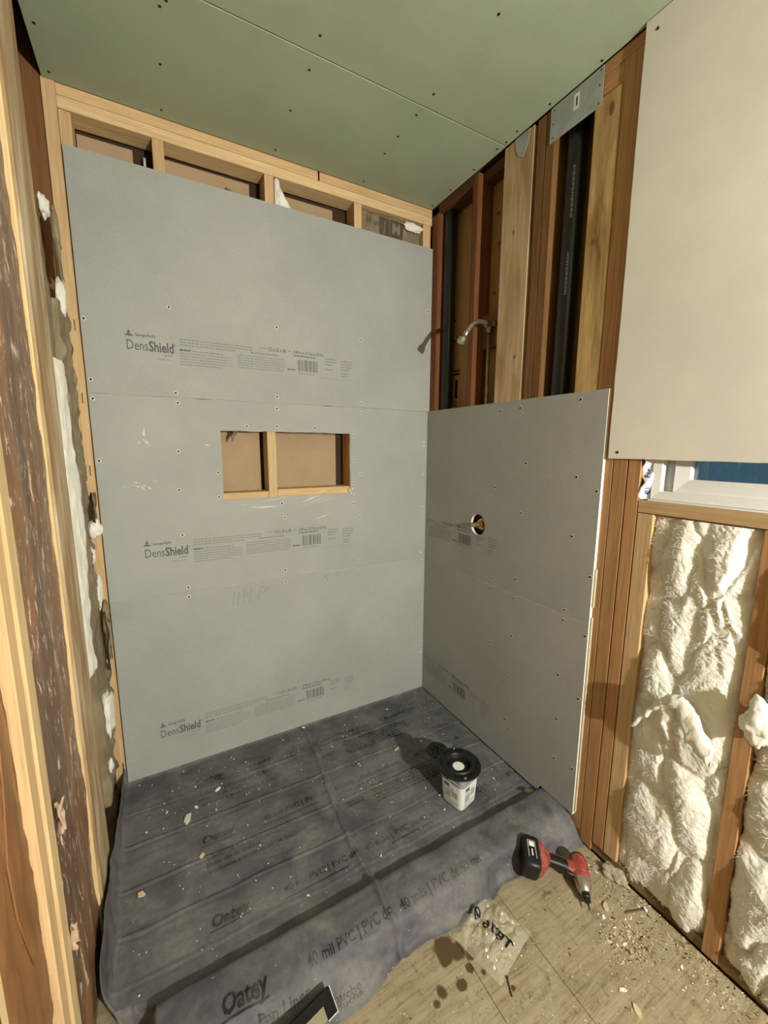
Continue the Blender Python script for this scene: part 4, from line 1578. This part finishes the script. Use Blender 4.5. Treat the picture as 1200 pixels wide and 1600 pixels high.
# black rubber grip wraps the back and the sides of the handle
loft([ell((0.12, 1.75, 0), 0.74, 0.70), ell((-0.02, 2.3, 0), 0.74, 0.72), ell((-0.12, 3.0, 0), 0.74, 0.70), ell((-0.2, 4.3, 0), 0.74, 0.68)], 'grip', BLACKPL, dr)
loft([ell((0.85, 1.05, 0), 0.32, 0.36, 14), ell((0.92, 1.5, 0), 0.36, 0.38, 14), ell((0.7, 2.0, 0), 0.3, 0.34, 14)], 'trigger', BLACKPL, dr)
loft([ell((-0.3, 4.1, 0), 0.8, 0.7), ell((0.0, 4.7, 0), 1.35, 1.0, e=0.5), ell((0.1, 5.1, 0), 1.75, 1.25, e=0.4), ell((0.15, 5.7, 0), 1.95, 1.35, e=0.35)], 'foot', REDPL, dr)
bat = loft([ell((0.15, 5.72, 0), 2.0, 1.4, 28, 0.3), ell((0.2, 6.0, 0), 2.15, 1.48, 28, 0.3), ell((0.2, 7.3, 0), 2.15, 1.48, 28, 0.3), ell((0.2, 7.8, 0), 1.9, 1.3, 28, 0.35)], 'battery', BLACKPL, dr)
pr = Print()
pr.bar(-1.0, 1.25, 6.25, 6.3)
pr.bar(-1.0, 1.25, 7.25, 7.3)
pr.bar(-1.0, -0.95, 6.25, 7.3)
pr.bar(-0.85, -0.2, 6.4, 7.1)
pr.bar(0.1, 1.0, 6.7, 6.85)
pr.build('battery_label', [LABELW], lambda a, b: DM @ Vector((a, b, 1.49)), bat)

# ================================================================== BAG, STRIP, DEBRIS
BA, BX, BY = 0.28, -19.9, -44.6


def bagfn(u, v):
    dx, dy = (u - 0.5) * 7.2, (v - 0.5) * 6.6
    h = 0.12 + 1.5 * (math.sin(math.pi * u) * math.sin(math.pi * v)) ** 0.7 * (0.3 + 1.1 * abs(nz(u * 2.6, v * 2.6, 81, 3))) + 0.22 * abs(nz(u * 8, v * 8, 83, 3)) + 0.8 * smooth(0.72, 0.95, v) * math.sin(math.pi * u)
    ed = min(u, 1 - u, v, 1 - v)
    h *= min(1, ed * 7 + 0.12)
    return Vector((BX + dx * math.cos(BA) - dy * math.sin(BA), BY + dx * math.sin(BA) + dy * math.cos(BA), FLOOR + 0.05 + h))


def bag_at(x, y):
    dx, dy = x - BX, y - BY
    a, b = dx * math.cos(BA) + dy * math.sin(BA), -dx * math.sin(BA) + dy * math.cos(BA)
    return bagfn(min(1, max(0, a / 7.2 + 0.5)), min(1, max(0, b / 6.6 + 0.5))) + Vector((0, 0, 0.06))


bm = grid(60, 60, bagfn)
bag = link('plastic_bag', tomesh('plastic_bag', bm), CLEAR)
CLEAR_INK = plain('bag_print', (20, 20, 22), 0.5)
solidify(bag, 0.015)
tag(bag, 'crumpled clear plastic bag with mirrored black letters on the plywood', 'bag')
pr = Print()
pr.text('TB76 93', 0, 0, 1.5, bold=0.03, width=5.9)
# the print shows mirrored, running from the lower right up to the left
pr.build('lettering', [CLEAR_INK], lambda a, b: bag_at(-19.6 - 0.29 * a + 0.96 * b, -47.3 + 0.96 * a + 0.29 * b), bag, 0.25)

sb = empty('corner_strip', (-39.6, -42.0, 0.2), math.radians(12))
sb.rotation_euler = (math.radians(36), 0, math.radians(12))
tag(sb, 'short beige and black trim piece on the liner at the bottom edge', 'trim piece')
bm = bmesh.new()
addbox(bm, (-6.0, -0.02), (-1.0, 0.05), (0.0, 0.62))
link('strip_side', tomesh('strip_side', bm), BEIGE, sb)
bm = bmesh.new()
addbox(bm, (-6.0, -0.02), (0.07, 0.95), (0.0, 0.7))
addbox(bm, (-1.1, 0.0), (-1.05, 0.06), (0.05, 0.66))
link('strip_body', tomesh('strip_body', bm), plain('matt_black', (26, 25, 22), 0.85, 0, 0.1), sb)
bm = bmesh.new()
addbox(bm, (0.0, 0.05), (-1.08, 0.97), (0.64, 0.72))
addbox(bm, (-1.1, 0.05), (-1.12, -1.06), (0.0, 0.72))
link('strip_edge', tomesh('strip_edge', bm), LABELW, sb)


def chip(c, s, seed, mat, name, label, group, cat='debris'):
    rn = random.Random(seed)
    bm = bmesh.new()
    n = rn.randint(5, 7)
    top = []
    for k in range(n):
        a = 2 * math.pi * k / n
        r = s * rn.uniform(0.6, 1.1)
        top.append((r * math.cos(a) * 1.5, r * math.sin(a) * 0.8))
    h = s * 0.28
    a_ = [bm.verts.new(Vector((p[0], p[1], 0)) * I) for p in top]
    b_ = [bm.verts.new(Vector((p[0] * 0.92, p[1] * 0.9, h * rn.uniform(0.7, 1.5))) * I) for p in top]
    bm.faces.new(a_[::-1])
    bm.faces.new(b_)
    for k in range(n):
        bm.faces.new((a_[k], a_[(k + 1) % n], b_[(k + 1) % n], b_[k]))
    o = link(name, tomesh(name, bm), mat, None, c)
    o.rotation_euler.z = rn.uniform(0, 6.28)
    return tag(o, label, cat, group)


def lz(x, y):
    """liner height by plan position on the pan floor"""
    return liner0(x, -y).z + 0.06


chip((-57.0, -21.2, lz(-57, -21.2)), 0.5, 1, CHIP, 'wood_chip', 'tan wood chip near the left edge of the liner', 'chips on the liner')
chip((-49.8, -19.4, lz(-49.8, -19.4)), 0.42, 2, CHIP, 'wood_chip', 'tan wood chip in the middle left of the liner', 'chips on the liner')
chip((-51.2, -12.2, lz(-51.2, -12.2)), 0.8, 3, FOIL, 'foil_scrap', 'crumpled silvery scrap on the rear left of the liner', 'chips on the liner')
chip((-49.8, -10.5, lz(-49.8, -10.5)), 0.35, 4, WHITECHIP, 'gypsum_chip', 'white chip just behind the silvery scrap', 'chips on the liner')
chip((-46.4, -8.4, lz(-46.4, -8.4)), 0.4, 5, WHITECHIP, 'gypsum_chip', 'white chip near the rear left print of the liner', 'chips on the liner')
chip((-53.9, -9.2, lz(-53.9, -9.2)), 0.2, 6, WHITECHIP, 'gypsum_chip', 'small white chip nearest the left rear corner', 'chips on the liner')
chip((-15.6, -14.6, lz(-15.6, -14.6)), 0.45, 7, CHIP, 'wood_chip', 'pale chip behind the black flange', 'chips on the liner')
chip((-29.3, -1.0, lz(-29.3, -1.0)), 0.4, 8, WHITECHIP, 'gypsum_chip', 'white crumb at the foot of the back wall on the liner fold', 'chips on the liner')
chip((-2.0, -34.0, 1.0), 0.55, 9, BRASS, 'brass_scrap', 'yellow scrap where the curb meets the right board', 'chips on the liner')
for k, (cx, cy, s_, mt, lab_) in enumerate(((-10.9, -55.4, .3, WHITECHIP, 'large white crumb on the plywood left of the dirt pile'), (-6.2, -50.0, .3, WHITECHIP, 'white crumb just below the drill bit'), (-6.6, -53.0, .28, WHITECHIP, 'white crumb on the edge of the dirt pile'), (-11.3, -57.2, .5, CHIP, 'flat pale flake nearest the bottom edge'), (-0.6, -52.0, .3, WHITECHIP, 'white crumb at the head of the rusty nail'), (-4.8, -49.4, .6, CHIP, 'pale twisted flake right of the drill bit'), (-3.0, -57.4, .25, WHITECHIP, 'white crumb left of the single stud foot'), (-8.0, -51.9, .22, CHIP, 'small pale chip between drill bit and dirt pile'))):
    chip((cx, cy, FLOOR + 0.01), s_, 30 + k, mt, 'gypsum_chip' if mt is WHITECHIP else 'wood_chip', lab_, 'crumbs on the plywood')


def nail(p0, p1, r, label):
    bm = bmesh.new()
    tube(bm, [p0, p1], r, 8)
    d = (Vector(p0) - Vector(p1)).normalized()
    tube(bm, [Vector(p0), Vector(p0) + d * 0.08], r * 2.3, 10)
    o = link('nail', tomesh('nail', bm), RUST)
    return tag(o, label, 'nail', 'loose nails on the floor')


nail((-0.9, -51.9, FLOOR + 0.12), (-3.3, -51.0, FLOOR + 0.1), 0.09, 'long rusty nail lying on the plywood by the wall')
nail((-21.3, -48.6, FLOOR + 0.1), (-22.0, -50.0, FLOOR + 0.08), 0.08, 'short rusty nail beside the dark stains on the plywood')

# sawdust and crumbs along the wall: nobody could count them
rn = random.Random(77)
bm = bmesh.new()
for _ in range(2200):
    if rn.random() < 0.5:
        y = rn.uniform(-66, -44)
        x = 0.4 - abs(rn.gauss(0, 2.6))
    elif rn.random() < 0.55:
        x, y = rn.gauss(-6.3, 1.5), rn.gauss(-53.3, 1.3)
    else:
        x, y = rn.uniform(-34, 0), rn.uniform(-62, -45)
    if y > -43.5 or x > 0.5:
        continue
    s_ = abs(rn.gauss(0, 0.038)) + 0.018
    a = rn.uniform(0, 6.28)
    vs = []
    M4 = Matrix.Translation((x, y, FLOOR + s_ * 0.3)) @ Matrix.Rotation(a, 4, 'Z') @ Matrix.Rotation(rn.gauss(0, 0.3), 4, 'X')
    n0 = len(bm.faces)
    r = addbox(bm, (-s_ * rn.uniform(0.6, 2.2), s_), (-s_ * 0.6, s_ * 0.6), (-s_ * 0.3, s_ * 0.3), M4)
    mi = rn.choice((0, 0, 0, 1, 2, 2))
    for f in {f for v in r for f in v.link_faces}:
        f.material_index = mi
o = link('sawdust', tomesh('sawdust', bm), [CHIP, WHITECHIP, RUST])
tag(o, 'sawdust and tiny crumbs strewn over the plywood along the right wall', 'sawdust', kind='stuff')
rn = random.Random(78)
bm = bmesh.new()
for _ in range(300):
    x, s1 = rn.uniform(-58, -1), rn.uniform(0.8, 32.5)
    if rn.random() < 0.3:
        x, s1 = rn.uniform(-58, -40), rn.uniform(1, 14)
    p = liner0(x, s1)
    s_ = abs(rn.gauss(0, 0.04)) + 0.015
    addbox(bm, (-s_ * rn.uniform(0.6, 2), s_), (-s_ * 0.7, s_ * 0.7), (-s_ * 0.3, s_ * 0.5), Matrix.Translation(p + Vector((0, 0, 0.03))) @ Matrix.Rotation(rn.uniform(0, 6), 4, 'Z'))
o = link('plaster_crumbs', tomesh('plaster_crumbs', bm), WHITECHIP)
tag(o, 'tiny white plaster crumbs strewn over the pan liner', 'crumbs', kind='stuff')
